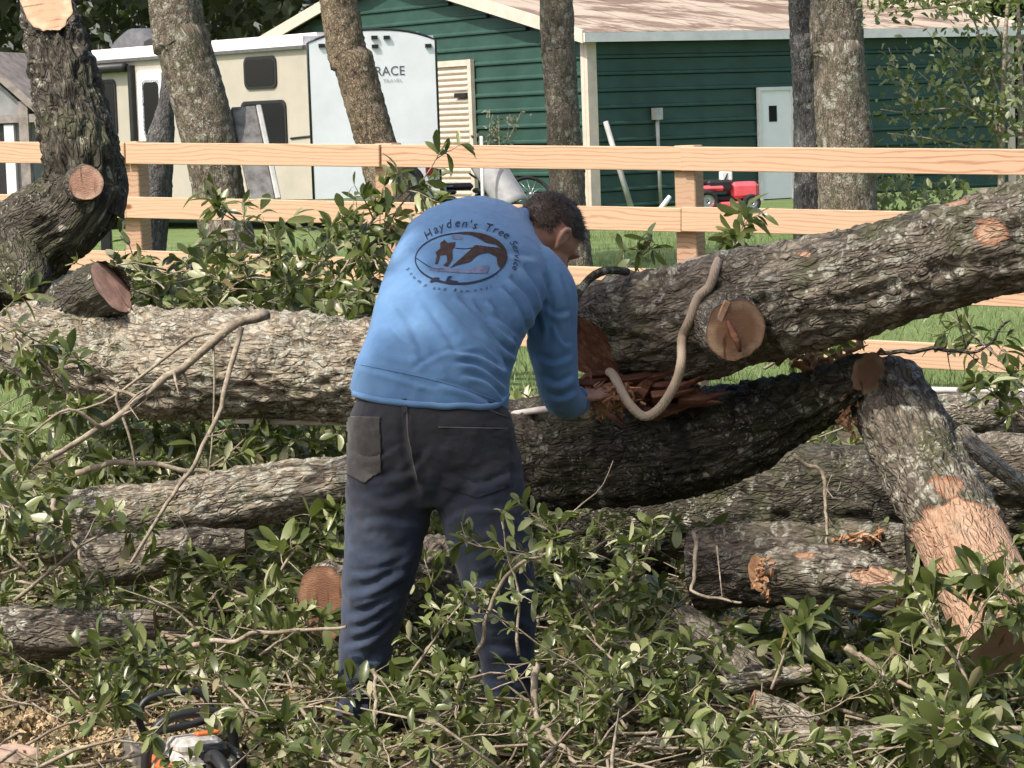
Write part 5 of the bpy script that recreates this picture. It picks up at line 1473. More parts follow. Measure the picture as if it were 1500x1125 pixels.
for k in range(3): sbox("vent_slot", (-.02 + k * .03, -.10, .12), (.014, .004, .05), .001, BLACK, bd)
sbox("air_filter_cover", (.02, -.05, .165), (.10, .09, .06), .015, BLACK)
sbox("orange_badge", (.03, .02, .208), (.07, .035, .012), .004, ORANGE, bd, -.12)
mk("front_handle", *tube(ct([(.10, .06, .06), (.125, .06, .16), (.09, .06, .245), (0, .06, .262), (-.09, .06, .245), (-.135, .06, .18), (-.145, .055, .08), (-.12, .05, .03)]), [.014] * 8, 10, 44), BLACK, saw)
mk("rear_handle", *tube(ct([(.0, -.09, .16), (.0, -.16, .175), (.0, -.24, .15), (.0, -.27, .09), (.0, -.22, .045), (.0, -.10, .045)]), [.018, .018, .017, .016, .017, .018], 10, 36), BLACK, saw)
mk("hand_guard", *tube(ct([(-.10, .14, .15), (-.13, .16, .24), (-.10, .17, .295), (0, .17, .305), (.07, .165, .29), (.075, .15, .22), (-.10, .14, .20)]), [.010] * 7, 8, 40), BLACK, saw)
# bar and chain
V, Fq = [], []
n = 16; out = [(-.035, 0), (-.035, .34)] + [(-.035 * math.cos(a), .34 + .035 * math.sin(a)) for a in np.linspace(.2, math.pi - .2, 8)] + [(.035, .34), (.035, 0)]
for x_ in (-.0035, .0035):
    for z_, y_ in out: V.append((-.085 + x_, .13 + y_, .075 + z_))
n = len(out); Fq = [list(range(n))[::-1], list(range(n, 2 * n))] + [[i, (i + 1) % n, n + (i + 1) % n, n + i] for i in range(n)]
mk("guide_bar", ct(V), Fq, STEEL, saw, smooth=False)
mk("chain", *tube(ct([(-.085, .13 + y_, .075 + z_ * 1.12) for z_, y_ in out]), .005, 5), DARKGREY, saw, smooth=False)

# pale boulder in the corner
V, Fq = ellipsoid((0, 0, 0), (1, 1, 1), np.eye(3), 30, 40)
V = V * (.10, .08, .05) * (1 + .12 * fbm(V * 1.6, 3, 4))[:, None] + ground_at(12, 1128) + (0, 0, .02)
mk("rock", V, Fq, plain("pink_rock", (.46, .33, .26), .9, .2, .15, 14), label="rounded pinkish rock in the bottom left corner", cat="rock")

# ------------------------------------------------------------------ things parked beyond the fence
def at(L, V): return L.w(np.array(V, float))
MD = 46.0
c0 = W(1060, 305, MD); ML = Loc((c0[0], c0[1], .09), math.radians(8))
mw = empty("riding_mower", ML.o, "red riding mower parked before the shed's white door", "mower")
def mbox(L, name, c, s, b, mat, parent):
    V, Fq = bbox_bevel(*c, *s, b); return mk(name, L.w(V), Fq, mat, parent, smooth=False)
mbox(ML, "hood", (.34, 0, .36), (.50, .52, .30), .07, RED, mw)
mbox(ML, "fender", (-.32, 0, .42), (.56, .66, .10), .04, RED, mw)
mbox(ML, "chassis", (-.02, 0, .24), (1.0, .42, .12), .03, BLACK, mw)
mbox(ML, "cutting_deck", (0, 0, .13), (.62, .8, .10), .03, RED, mw)
mbox(ML, "seat", (-.34, 0, .52), (.34, .36, .09), .03, BLACK, mw); mbox(ML, "seat_back", (-.50, 0, .64), (.08, .36, .22), .03, BLACK, mw)
mbox(ML, "engine", (-.12, -.05, .46), (.42, .5, .20), .04, BLACK, mw)
mbox(ML, "white_box", (.04, -.05, .62), (.20, .2, .17), .02, WHITEP, mw)
mk("steering_wheel", *tube(ML.w(np.array([(.02 + .06 * math.cos(t), .16 * math.sin(t), .60 + .13 * math.cos(t)) for t in np.linspace(0, 6.283, 20)])), .014, 6, caps=False), BLACK, mw)
for x_, r in ((-.36, .20), (.42, .15)):
    for y_ in (-.34, .34): wheel(ML.w([x_, y_, r])[0], ML.ang, r, .16, mw)
# black quad bike beside the trailer
QD = 44.0
c0 = W(682, 300, QD); QL = Loc((c0[0], c0[1], .07), math.radians(12))
qb = empty("quad_bike", QL.o, "black quad bike standing between the trailer and the shed", "quad bike")
mbox(QL, "frame", (0, 0, .34), (.8, .3, .16), .04, BLACK, qb); mbox(QL, "engine", (.02, 0, .30), (.3, .34, .26), .04, DARKGREY, qb)
mbox(QL, "seat", (-.12, 0, .66), (.5, .26, .12), .05, BLACK, qb)
mbox(QL, "front_fender", (.36, 0, .58), (.36, .66, .08), .03, BLACK, qb); mbox(QL, "rear_fender", (-.38, 0, .58), (.36, .66, .08), .03, BLACK, qb)
mbox(QL, "headlamp", (.50, -.1, .52), (.06, .12, .08), .02, WHITEP, qb)
mk("handlebar", *tube(QL.w(np.array([(.16, -.36, .86), (.2, -.12, .80), (.2, .12, .80), (.16, .36, .86)])), .018, 6, 14), BLACK, qb)
mk("rear_rack", *tube(QL.w(np.array([(-.25, -.25, .68), (-.58, -.25, .68), (-.58, .25, .68), (-.25, .25, .68)])), .014, 6, 16), MIDGREY, qb)
for x_ in (-.38, .38):
    for y_ in (-.33, .33): wheel(QL.w([x_, y_, .27])[0], QL.ang, .27, .22, qb, rim=MIDGREY)
# grey chute leaning against a pale stake
a, b = W(752, 302, 42), W(712, 238, 42.5)
ax = b - a; ln = np.linalg.norm(ax); ax /= ln
s_ = np.cross(ax, CZ); s_ /= np.linalg.norm(s_); n_ = np.cross(s_, ax)
V = []; na = 13
for t in np.linspace(-.1, 1.1, 10):
    for rr in (.26, .235):
        for k in range(na):
            g = math.pi * (.05 + .9 * k / (na - 1)); V.append(a + ax * ln * t + s_ * rr * math.cos(g) - n_ * rr * math.sin(g))
Fq = []
for i in range(9):
    for k in range(na - 1):
        o1 = i * 2 * na + k; o2 = o1 + 2 * na
        Fq += [[o1, o1 + 1, o2 + 1, o2], [o1 + na, o2 + na, o2 + na + 1, o1 + na + 1]]
    for k in (0, na - 1):
        o1 = i * 2 * na + k; o2 = o1 + 2 * na; Fq.append([o1, o2, o2 + na, o1 + na])
for i in (0, 9):
    for k in range(na - 1): o1 = i * 2 * na + k; Fq.append([o1, o1 + na, o1 + na + 1, o1 + 1])
mk("grey_chute", np.array(V), Fq, MIDGREY, label="curved grey plastic chute leaning beside the quad bike", cat="chute")
mk("stake", *tube([W(707, 302, 41.5) * (1, 1, 0), W(705, 200, 41.8)], [.03, .026], 7), PVC, label="thin white stake standing beside the grey chute", cat="stake")
# spoked wheel lying against the shed
c = W(778, 284, 44); tl = np.stack([np.array([.94, .3, 0]), np.array([-.2, .55, .8]), np.array([.25, -.78, .57])], 1)
sw = mk("spoked_wheel", *tube(np.array([c + tl @ (np.array([math.cos(t), math.sin(t), 0]) * .33) for t in np.linspace(0, 6.2832, 40)]), .03, 8, caps=False), RUBBER, label="black spoked wheel leaning by the gable wall", cat="wheel")
mk("hub", *ellipsoid(c, (.04, .04, .03), tl, 8, 10), STEEL, sw)
for k in range(12):
    t = k * math.pi / 6; mk("spoke", *tube([c, c + tl @ (np.array([math.cos(t), math.sin(t), 0]) * .31)], .006, 4), STEEL, sw)
mk("dark_barrel", *tube([W(742, 300, 45.5) * (1, 1, 0) + (0, 0, .08), W(742, 258, 45.5)], [.17, .17], 16, 6), BLACK, label="dark barrel between the chute and the spoked wheel", cat="barrel")
# pole, stake and riser by the long wall
p0 = SH.px(925, 306, 'y', -.5); p1 = SH.px(887, 178, 'y', -.08)
V, Fq = tube(SH.w(np.array([[p0[0], -.5, .03], [p1[0], -.08, p1[2]]])), [.055, .05], 8)
mk("leaning_pole", V, Fq, PALEGREY, label="grey pole leaning on the green wall near its corner", cat="pole")
p0 = SH.px(962, 158, 'y', -.12)
rs = mk("conduit_riser", *tube(SH.w(np.array([[p0[0] + .03, -.12, .03], [p0[0], -.12, p0[2]]])), [.035, .035], 8), PALEGREY, label="thin upright pipe with a meter box on the green wall", cat="riser")
mk("meter_box", *SH.box(p0[0] - .08, p0[0] + .08, -.2, -.06, p0[2] - .22, p0[2]), PALEGREY, rs, smooth=False)
a, b = W(968, 306, 45), W(981, 288, 45.1)
mk("white_stake", *tube([a, b], [.05, .04], 8), WHITEP, label="short white pipe leaning by the fence post before the shed", cat="pipe")
# ------------------------------------------------------------------ brush: leafy branches, twigs, litter
def gen_branch(rg, start, d, L, r0, leaf=0.075, shoots=7, dens=1.0, droop=0.25, bare=0.25, spread=0.75):
    """-> tubes [(pts, radii)], leaves (P, D, U, size)"""
    d = np.asarray(d, float); d /= np.linalg.norm(d)
    tubes, LP, LD, LU, LS = [], [], [], [], []
    def axis(p, d, L, n, wob, dr):
        pts = [np.array(p, float)]; dd = d.copy()
        for _ in range(n):
            dd = dd + rg.normal(size=3) * wob; dd[2] -= dr / n; dd /= np.linalg.norm(dd)
            pts.append(pts[-1] + dd * L / n)
        return np.array(pts)
    def put_leaves(pts, n, tip):
        seg = np.gradient(pts, axis=0)
        for k in range(n):
            t = rg.uniform(0.2, 1.0) ** .7
            i = int(t * (len(pts) - 1)); ax = seg[i] / np.linalg.norm(seg[i])
            v = rg.normal(size=3); v -= ax * v.dot(ax); v /= np.linalg.norm(v)
            LP.append(pts[i] + ax * rg.uniform(-.01, .01)); LD.append(ax * rg.uniform(.2, .9) + v * .9 + (0, 0, -.1))
            LU.append(np.array([0, 0, 1.0]) + rg.normal(size=3) * .55); LS.append(leaf * rg.uniform(.5, 1.15))
        ax = seg[-1] / np.linalg.norm(seg[-1])
        for k in range(tip):
            v = rg.normal(size=3); v -= ax * v.dot(ax); v /= np.linalg.norm(v)
            LP.append(pts[-1] - ax * rg.uniform(0, .015)); LD.append(ax * rg.uniform(.3, 1.0) + v * .8)
            LU.append(np.array([0, 0, 1.0]) + rg.normal(size=3) * .5); LS.append(leaf * rg.uniform(.55, 1.2))
    main = axis(start, d, L, 9, .13, droop)
    tubes.append((main, np.linspace(r0, r0 * .3, len(main))))
    for k in range(shoots):
        t = bare + (1 - bare) * (k + rg.uniform(.2, .9)) / shoots
        i = min(int(t * 9), 8); p = main[i] + (main[i + 1] - main[i]) * (t * 9 - i if i < 9 else 0)
        ax = main[i + 1] - main[i]; ax /= np.linalg.norm(ax)
        v = rg.normal(size=3); v -= ax * v.dot(ax); v /= np.linalg.norm(v); v[2] = v[2] * .7 + .1
        sl = L * rg.uniform(.16, .38) * (1.15 - .5 * t)
        sp = axis(p, ax * (1 - spread * .5) + v * spread, sl, 5, .16, .1)
        tubes.append((sp, np.linspace(r0 * .38, r0 * .13, len(sp))))
        put_leaves(sp, int(rg.integers(4, 9) * dens), int(rg.integers(2, 5) * dens + .5))
        if rg.random() < .45:
            sp2 = axis(sp[2], (sp[3] - sp[2]) / np.linalg.norm(sp[3] - sp[2]) + rg.normal(size=3) * .7, sl * .6, 4, .15, .1)
            tubes.append((sp2, np.linspace(r0 * .22, r0 * .1, len(sp2))))
            put_leaves(sp2, int(3 * dens), int(4 * dens))
    put_leaves(main[5:], int(4 * dens), int(5 * dens))
    return tubes, (np.array(LP), np.array(LD), np.array(LU), np.array(LS))

LEAF_ME = [mesh_from("leaf", *leaf_template(w, f, c), LEAF_OBJ, True) for w, f, c in ((.19, .3, .15), (.215, .15, .3), (.17, .45, -.12), (.20, .25, .45), (.15, .6, .7), (.22, -.1, -.3), (.17, .2, .9))]
def tubes_mesh(tubes, nv=5, rmin=.0013):
    return merge([tube(p, np.maximum(r, rmin), nv) for p, r in tubes])
def leafy_branch(label, start, d, L, r0=.008, leaf=.075, shoots=7, dens=1.0, droop=.25, seed=0, bare=.2, twig=TWIG, spread=.75, name="leafy_branch"):
    rg = np.random.default_rng(1000 + seed)
    tubes, (P, D, U, Sz) = gen_branch(rg, np.asarray(start), d, L, r0, leaf, shoots, dens, droop, bare, spread)
    V, Fq = tubes_mesh(tubes)
    o = mk(name, V, Fq, twig, label=label, cat="branch", group="leafy branches cut from the felled tree", attrs={"lc": ('FLOAT_VECTOR', V)}, origin=np.asarray(start))
    X, Y, Z = leaf_basis(D, U)
    base = world_loc(o)
    for k in range(min(len(P), 290)):
        lo = bpy.data.objects.new("leaf", LEAF_ME[int(rg.integers(7))])
        COL.objects.link(lo); lo.parent = o
        s = Sz[k]
        q = P[k] - base
        lo.matrix_local = Matrix(((X[k][0] * s, Y[k][0] * s, Z[k][0] * s, q[0]), (X[k][1] * s, Y[k][1] * s, Z[k][1] * s, q[1]), (X[k][2] * s, Y[k][2] * s, Z[k][2] * s, q[2]), (0, 0, 0, 1)))
    return o
def aim(a, b):
    """start pixel/depth a to end pixel/depth b -> start, direction, length"""
    p, q = W(*a), W(*b)
    return p, q - p, np.linalg.norm(q - p)
BR = [  # label, from, to, radius, leaf, shoots, density, droop
 ("leafy branch rising before the fence at centre left", (430, 470, 10.2), (500, 205, 10.0), .010, .085, 11, 1.4, .0),
 ("leafy sprig reaching up to the top rail by the fence post", (510, 400, 10.1), (600, 190, 10.0), .006, .085, 4, 1.0, .0),
 ("leafy branch leaning left over the pale trunk", (470, 470, 10.0), (290, 320, 10.2), .009, .085, 9, 1.2, .0),
 ("low leafy branch before the fence left of centre", (400, 470, 10.3), (190, 360, 10.5), .009, .085, 9, 1.2, .1),
 ("leafy tangle just left of the man's shoulder", (430, 480, 9.9), (590, 340, 10.0), .008, .085, 8, 1.1, .0),
 ("small leafy sprig beside the cut stub at left", (250, 460, 9.8), (150, 350, 9.9), .005, .08, 5, .9, .1),
 ("leafy branch hanging down at the left edge", (-60, 430, 8.9), (80, 640, 8.6), .010, .08, 11, 1.5, .3),
 ("leafy branch at the left edge below the hanging one", (-60, 560, 8.5), (100, 720, 8.3), .009, .08, 10, 1.4, .3),
 ("dense leafy branch low at the left edge", (-50, 700, 8.2), (120, 830, 7.9), .008, .08, 10, 1.3, .3),
 ("leafy branch crossing before the low sunlit limb", (20, 880, 7.9), (210, 740, 7.9), .007, .075, 8, 1.0, .2),
 ("leafy sprig beside the man's left knee", (400, 860, 8.0), (490, 740, 8.0), .006, .085, 7, 1.2, .1),
 ("leafy branch lying left of the man's left shin", (230, 980, 7.6), (460, 900, 7.6), .006, .075, 8, 1.0, .2),
 ("leafy branch before the man's right thigh", (860, 860, 7.35), (690, 770, 7.25), .006, .07, 7, 1.0, .15),
 ("leafy branch rising before the man's right knee", (760, 960, 7.1), (715, 760, 7.2), .005, .06, 5, .8, .0),
 ("bushy branch right of the man's right knee", (900, 960, 7.2), (800, 760, 7.3), .008, .07, 10, 1.3, .1),
 ("bushy branch below the dark limb right of the man", (830, 930, 7.25), (985, 790, 7.3), .008, .07, 10, 1.3, .1),
 ("leafy branch over the man's right foot", (1000, 1040, 7.0), (810, 900, 7.1), .007, .07, 10, 1.3, .15),
 ("leafy branch spread between the man's shins", (600, 990, 7.25), (660, 830, 7.3), .005, .065, 7, 1.1, .1),
 ("leafy branch before the man's left ankle", (470, 1110, 6.95), (640, 980, 7.0), .005, .065, 7, 1.1, .2),
 ("leafy branch right of the man's right foot", (760, 1090, 6.9), (940, 950, 7.0), .007, .07, 10, 1.3, .2),
 ("leafy branch along the bottom edge at centre", (640, 1150, 6.7), (860, 1060, 6.8), .006, .07, 9, 1.2, .2),
 ("big-leaved branch in the bottom right corner", (1540, 1090, 6.75), (1330, 930, 6.95), .009, .095, 10, 1.3, .15),
 ("big-leaved branch low in the bottom right corner", (1560, 1180, 6.5), (1360, 1040, 6.6), .009, .095, 10, 1.3, .15),
 ("big-leaved sprig in front of the torn-bark log", (1420, 1010, 6.95), (1330, 850, 7.1), .006, .10, 6, .9, .05),
 ("leafy branch at the right edge under the propped log", (1560, 930, 7.1), (1420, 880, 7.15), .007, .095, 7, 1.1, .2),
 ("leafy sprig between the thin limbs at lower right", (1130, 1010, 7.2), (1200, 900, 7.25), .005, .08, 6, .9, .1),
 ("leafy sprig at lower right centre beside the thin pole", (1060, 1130, 6.85), (980, 1000, 6.95), .006, .075, 8, 1.1, .15),
 ("leafy branch behind the chainsaw", (420, 1080, 7.15), (250, 960, 7.3), .006, .075, 8, 1.1, .2),
 ("leafy sprig left of the chainsaw", (40, 1090, 7.0), (170, 1010, 7.1), .005, .07, 6, .9, .2),
 ("leafy branch in the left foreground beside the chainsaw", (300, 1010, 7.4), (130, 940, 7.4), .006, .08, 8, 1.1, .2),
 ("leafy branch right of the chainsaw along the bottom", (520, 1140, 6.75), (380, 1050, 6.85), .006, .07, 8, 1.1, .2),
 ("leafy sprig drooping before the chainsaw", (170, 1150, 6.75), (290, 1110, 6.8), .004, .06, 3, .5, .1),
 ("leafy sprig covering the sawn log by the man's left shin", (380, 960, 7.55), (490, 850, 7.6), .005, .075, 6, .9, .1),
 ("leafy sprig behind the man's shoulder above the limb", (880, 430, 9.0), (960, 350, 9.0), .005, .08, 5, .8, .0),
 ("leafy sprig above the roped limb before the middle post", (1040, 410, 9.2), (1150, 350, 9.2), .006, .085, 7, 1.0, .0),
 ("leafy sprig under the rising limb before the lowest rail", (1120, 540, 9.4), (1250, 480, 9.5), .006, .085, 7, 1.1, .1),
 ("leafy branch above the white pipes at the right edge", (1560, 600, 9.6), (1340, 515, 9.6), .008, .08, 9, 1.0, .1),
 ("leafy branch under the white pipes at the right edge", (1540, 650, 9.5), (1430, 560, 9.6), .006, .08, 7, 1.0, .1),
 ("leafy branch in the shade under the pale trunk", (240, 720, 9.0), (440, 640, 9.1), .006, .075, 8, 1.1, .1),
 ("leafy branch in the dark under the shaded limb", (860, 810, 8.4), (1010, 720, 8.3), .005, .07, 6, .9, .1),
 ("low leafy branch between the sunlit limb and the left log", (280, 900, 8.2), (90, 850, 8.1), .006, .075, 9, 1.2, .2),
 ("leafy branch under the knobbly limb at left", (380, 880, 8.2), (250, 830, 8.2), .005, .075, 7, 1.1, .2),
]
for i, (lab, a, b, r, lf, sh_, dn, dr) in enumerate(BR):
    p, d, L = aim(a, b)
    if 12 <= i <= 20: lf *= .86; dn *= .85
    leafy_branch(lab, p, d, L, r, lf * .92, sh_, dn * .85, dr, seed=i)

# oak added outside the frame; leaf clusters set to shade man and limbs
shade_oak = empty("tree", (2.3, 3.0, 0), "oak added outside the frame to dapple the man with shade", "tree")
C = np.array([(2.3, 3.0, -.1, .24), (2.2, 3.2, 3, .2), (1.8, 3.8, 6.5, .16), (1.2, 4.6, 9.6, .11)])
V, Fq, lc, *_ = log_mesh(C, .05, 1, 1, 61); mk("trunk", V, Fq, BARK_OAK, shade_oak, attrs={"lc": ('FLOAT_VECTOR', lc)})
sd_ = np.array(sdir); rg = np.random.default_rng(62)
LPs = []
limbs = []
for (px, py, d, r, n, t) in ((808, 430, 7.85, .11, 70, 8.0), (815, 490, 7.85, .13, 110, 8.0), (822, 565, 7.85, .14, 110, 8.2), (765, 545, 7.55, .10, 45, 8.1), (650, 650, 7.4, .22, 120, 8.4), (720, 770, 7.4, .17, 100, 8.6), (600, 720, 7.45, .10, 30, 8.5),
                             (900, 680, 8.5, .2, 110, 8.6), (1040, 665, 8.35, .2, 110, 8.8), (1170, 640, 8.25, .15, 70, 9.0), (850, 770, 8.6, .28, 120, 8.9), (1100, 760, 8.9, .3, 130, 9.1), (1060, 840, 8.1, .2, 90, 9.0), (1240, 740, 8.6, .2, 90, 9.2)):
    c = W(px, py, d) + sd_ * t
    LPs.append(c + rg.normal(size=(n, 3)) * r * .55)
    limbs.append(tube([C[3][:3] - (0, 0, rg.uniform(0, 2.0)), (C[3][:3] + c) / 2 + (0, 0, .3), c], [.05, .022, .005], 6, 10))
V, Fq = merge(limbs); mk("limb", V, Fq, BARK_OAK, shade_oak, attrs={"lc": ('FLOAT_VECTOR', V)})
P = np.vstack(LPs); n = len(P)
V, Fq, rnd = leaf_cloud(P, rand_dirs(n, rg), rand_dirs(n, rg) + sd_ * 1.2, rg.uniform(.08, .15, n), LT_SMALL, rg)
mk("crown", V, Fq, LEAF, shade_oak, kind="stuff", attrs={"rnd": ('FLOAT', rnd)})

# two oaks added outside the frame; their crowns cut sky light on the clearing
for nm, base, cc, cr_, n_, sd in (("oak added outside the frame at right whose crown blocks sky light", (3.6, 7.2), (1.4, 6.6, 9.3), (3.4, 3.0, 1.5), 5200, 71), ("oak added behind the camera whose crown blocks sky light", (2.6, -2.5), (1.3, -.4, 9.0), (3.8, 4.2, 1.6), 5200, 72)):
    t_ = empty("tree", (*base, 0), nm, "tree")
    C2 = np.array([(*base, -.1, .3), (base[0], base[1], 3, .24), (base[0] * .8 + cc[0] * .2, base[1] * .8 + cc[1] * .2, 6, .18), (*cc, .08)])
    V, Fq, lc, *_ = log_mesh(C2, .06, 1, 1, sd); mk("trunk", V, Fq, BARK_OAK, t_, attrs={"lc": ('FLOAT_VECTOR', lc)})
    crown(np.array(cc, float), np.array(cr_), n_, sd, t_)

# the rest of the brush: sprays of leaves lying everywhere among the logs
rg = np.random.default_rng(77)
tubes, LP, LD, LU, LS = [], [], [], [], []
def spray(p, L, leaf, dens=1.0, up=.25):
    a = rg.random() * 6.283; d = np.array([math.cos(a), math.sin(a), rg.normal() * .3 + up])
    t, (P, D, U, Sz) = gen_branch(rg, p, d, L, .004, leaf, int(rg.integers(4, 7)), dens, .5)
    tubes.extend(t); LP.append(P); LD.append(D); LU.append(U); LS.append(Sz)
for _ in range(520):
    y = 6.3 + 6.2 * rg.random() ** 1.1
    x = (rg.random() - .5) * 2 * (y * .2 + .15)
    if y < 7.35 and x < -0.95: 
        if rg.random() < .45: continue
    if abs(x - CS[0]) < .34 and abs(y - CS[1]) < .4: continue
    qx, qy, _ = to_px([[x, y, .05]])[0]
    if 960 < qx < 1290 and 760 < qy < 1115 and rg.random() < .85: continue
    if qx < 500 and 830 < qy < 1000 and rg.random() < .35: continue
    spray(np.array([x, y, ground_z([[x, y, 0]])[0] + rg.uniform(.0, .16)]), rg.uniform(.25, .55), rg.uniform(.045, .07), .85)
for _ in range(95):       # thicker in front of the man and in the right corner
    px, py = (rg.uniform(560, 1000), rg.uniform(860, 1130)) if rg.random() < .6 else (rg.uniform(1290, 1510), rg.uniform(900, 1130))
    p = ground_at(px, py); p[2] += rg.uniform(.02, .14)
    spray(p, rg.uniform(.25, .45), rg.uniform(.05, .07) * (1.3 if px > 1200 else 1), 1.0, .5)
for _ in range(170):      # heap behind the pale trunk and under it
    px = rg.uniform(-20, 760); py = rg.uniform(560, 800); dd = rg.uniform(9.7, 12.0)
    p = W(px, py, dd)
    if p[2] < 0: p[2] = .05
    spray(p, rg.uniform(.3, .6), .075, 1.1)
for _ in range(110):      # heap behind the right-hand limbs
    px = rg.uniform(760, 1520); py = rg.uniform(600, 800); dd = rg.uniform(10.6, 12.2)
    p = W(px, py, dd)
    if p[2] < 0: p[2] = .05
    spray(p, rg.uniform(.3, .6), .075, 1.1)
for _ in range(40):      # tangle on top of the trunk at left
    p = W(rg.uniform(160, 580), rg.uniform(395, 470), rg.uniform(9.6, 10.8))
    spray(p, rg.uniform(.25, .45), .07, 1.0)
V, Fq = tubes_mesh(tubes, 4, .0016)
mk("twig_tangle", V, Fq, TWIG, kind="stuff", attrs={"lc": ('FLOAT_VECTOR', V)}, label="tangle of fine cut twigs among the logs", cat="twigs")
P, D, U, Sz = (np.concatenate(a) for a in (LP, LD, LU, LS))
P[:, 2] = np.maximum(P[:, 2], ground_z(P) + .01)
V, Fq, rnd = leaf_cloud(P, D, U, Sz, LT, rg)
mk("leaf_cover", V, Fq, LEAF, kind="stuff", attrs={"rnd": ('FLOAT', rnd)}, label="green oak leaves covering the ground among the logs", cat="leaves")
# dry litter and chips
nn = 30000
y = 5.9 + 7.5 * rg.random(nn) ** 1.2; x = (rg.random(nn) - .5) * 2 * (y * .2 + .3)
P = np.stack([x, y, np.zeros(nn)], 1); P[:, 2] = ground_z(P) + rg.random(nn) * .035
V, Fq, rnd = leaf_cloud(P, rand_dirs(nn, rg) * (1, 1, .35), rand_dirs(nn, rg) * .6 + (0, 0, 1), rg.uniform(.015, .06, nn), LT_SMALL, rg)
mk("leaf_litter", V, Fq, LEAF_DRY, kind="stuff", attrs={"rnd": ('FLOAT', rnd)}, label="dry brown leaf litter on the bare soil", cat="leaf litter")
# loose sticks
parts = []
for _ in range(900):
    y = 6.1 + 5.5 * rg.random() ** 1.2; x = (rg.random() - .5) * 2 * (y * .2 + .2)
    L = rg.uniform(.08, .45); a = rg.random() * 6.283
    d = np.array([math.cos(a), math.sin(a), rg.normal() * .22]); p = np.array([x, y, ground_z([[x, y, 0]])[0] + rg.uniform(.01, .14)])
    q = np.array([p, p + d * L * .5 + rg.normal(size=3) * L * .06, p + d * L]); q[:, 2] = np.maximum(q[:, 2], .004)
    parts.append(tube(q, [rg.uniform(.002, .006)] * 2 + [.0015], 5))
V, Fq = merge(parts)
mk("loose_sticks", V, Fq, TWIG, kind="stuff", attrs={"lc": ('FLOAT_VECTOR', V)}, label="loose pale sticks strewn over the brush", cat="sticks")
# sawdust and chips round the chainsaw
nn = 6000
c = ground_at(110, 1075)
P = np.stack([c[0] + rg.normal(size=nn) * .34, c[1] + rg.normal(size=nn) * .32, np.zeros(nn)], 1); P[:, 2] = ground_z(P) + .012 + rg.random(nn) * .03
V, Fq, rnd = leaf_cloud(P, rand_dirs(nn, rg), rand_dirs(nn, rg) + (0, 0, .5), rg.uniform(.008, .03, nn), LT_CARD, rg)
mk("wood_chips", V, Fq, SAWDUST, kind="stuff", attrs={"rnd": ('FLOAT', rnd)}, label="pale wood chips on the ground left of the chainsaw", cat="wood chips", smooth=False)

# bare branches one can pick out
def bare_branch(label, ps, r_px, subs=(), seed=0, mat=TWIG):
    q = np.array([W(*p) for p in ps]); r = r_px / S(ps[0][2])
    R = resample(np.column_stack([q, np.linspace(r, r * .5, len(q))]), 26)
    rg2 = np.random.default_rng(300 + seed)
    R[:, :3] += np.column_stack([fbm(np.column_stack([np.arange(26) * .35, np.full(26, k + seed * 3.), np.zeros(26)]), 2, seed) for k in range(3)]) * r * .8
    parts = [tube(R[:, :3], R[:, 3], 8)]
    for s_ in subs:
        qq = np.array([W(*p) for p in s_]); rr = r * .45
        Q = resample(np.column_stack([qq, np.linspace(rr, rr * .4, len(qq))]), 12)
        parts.append(tube(Q[:, :3], Q[:, 3], 6))
    for _ in range(5):
        i = int(rg2.integers(6, 24)); p = R[i, :3]; d = rand_dirs(1, rg2)[0]; L = r * rg2.uniform(5, 16)
        parts.append(tube([p, p + d * L * .5 + rg2.normal(size=3) * L * .08, p + d * L], [R[i, 3] * .4, R[i, 3] * .3, .001], 5))
    V, Fq = merge(parts)
    return mk("bare_branch", V, Fq, mat, label=label, cat="branch", attrs={"lc": ('FLOAT_VECTOR', V)})
bare_branch("bare pale branch slanting up across the pale trunk at left", [(388, 457, 8.3), (320, 497, 8.25), (225, 575, 8.15), (140, 633, 8.05), (62, 678, 7.95)], 7.5,
    [[(330, 492, 8.25), (290, 490, 8.3), (215, 545, 8.3), (150, 590, 8.3), (70, 610, 8.3)], [(150, 628, 8.05), (100, 600, 8.0), (40, 640, 8.0)], [(210, 585, 8.15), (170, 575, 8.2), (190, 640, 8.2), (200, 690, 8.2)]], 1)
bare_branch("thin bare branch hanging from the slanting one", [(350, 482, 8.25), (340, 530, 8.2), (322, 605, 8.1), (280, 680, 8.0), (240, 745, 7.9), (190, 825, 7.8)], 4.5,
    [[(312, 500, 8.25), (314, 560, 8.2), (311, 640, 8.15), (306, 690, 8.1)]], 2)
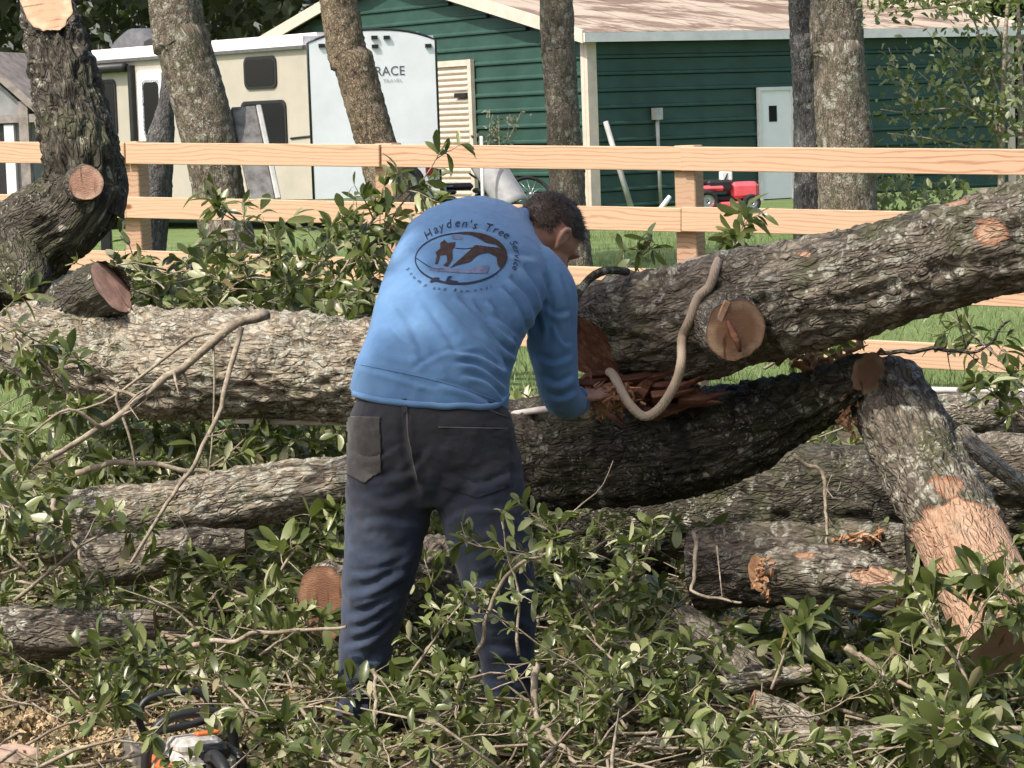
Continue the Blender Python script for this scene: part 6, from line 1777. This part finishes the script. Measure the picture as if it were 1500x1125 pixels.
bare_branch("bare branch slanting behind the knobbly limb at left", [(75, 735, 8.2), (100, 780, 8.15), (128, 840, 8.1)], 4, [], 3)
bare_branch("pale curved stick pointing at the man's left shin", [(262, 945, 7.6), (330, 938, 7.55), (400, 925, 7.5), (505, 918, 7.45)], 4.5, [[(290, 925, 7.6), (250, 890, 7.6), (170, 860, 7.6)]], 4)
bare_branch("bare twig rising right of the man's knee", [(700, 960, 7.3), (735, 850, 7.25), (790, 815, 7.2), (840, 795, 7.2)], 3.5, [[(790, 815, 7.2), (840, 750, 7.3), (880, 715, 7.4), (898, 675, 7.4)]], 5)
bare_branch("upright peeled stick beside the man's right foot", [(783, 975, 7.05), (785, 1020, 7.0), (792, 1060, 6.95), (850, 1120, 6.8)], 6, [], 6)
bare_branch("upright thin stick at the man's left ankle", [(548, 978, 7.0), (551, 1040, 6.95), (545, 1090, 6.9)], 3.5, [[(549, 985, 7.0), (575, 1020, 6.95), (600, 1080, 6.9)]], 7)
bare_branch("peeled stick lying between the man's feet", [(612, 987, 7.15), (675, 992, 7.15)], 4, [], 8)
bare_branch("bent grey twig standing in the dark under the shaded limb", [(1165, 668, 8.1), (1205, 700, 8.1), (1210, 760, 8.05), (1212, 810, 8.0)], 3.5, [[(1205, 705, 8.1), (1225, 720, 8.1), (1232, 705, 8.1)]], 9)
bare_branch("dark thin branch arching above the white pipes", [(1290, 520, 9.2), (1370, 512, 9.2), (1430, 515, 9.2), (1480, 470, 9.2)], 3.5, [[(1415, 512, 9.2), (1405, 470, 9.2), (1395, 440, 9.2)]], 10, BARK_DARK)
bare_branch("pale stick slanting over the lower right brush", [(1240, 945, 7.2), (1300, 990, 7.15), (1345, 1010, 7.1)], 5, [], 11)
bare_branch("grey stick standing before the thick cut log's end", [(1018, 780, 7.9), (1016, 830, 7.8), (1020, 868, 7.7), (1090, 885, 7.6)], 3.5, [[(1050, 800, 7.8), (1058, 876, 7.65)]], 12)
bare_branch("pale branch lying across the shade under the pale trunk", [(110, 690, 8.7), (190, 680, 8.7), (280, 690, 8.7), (380, 695, 8.7)], 5, [], 13)
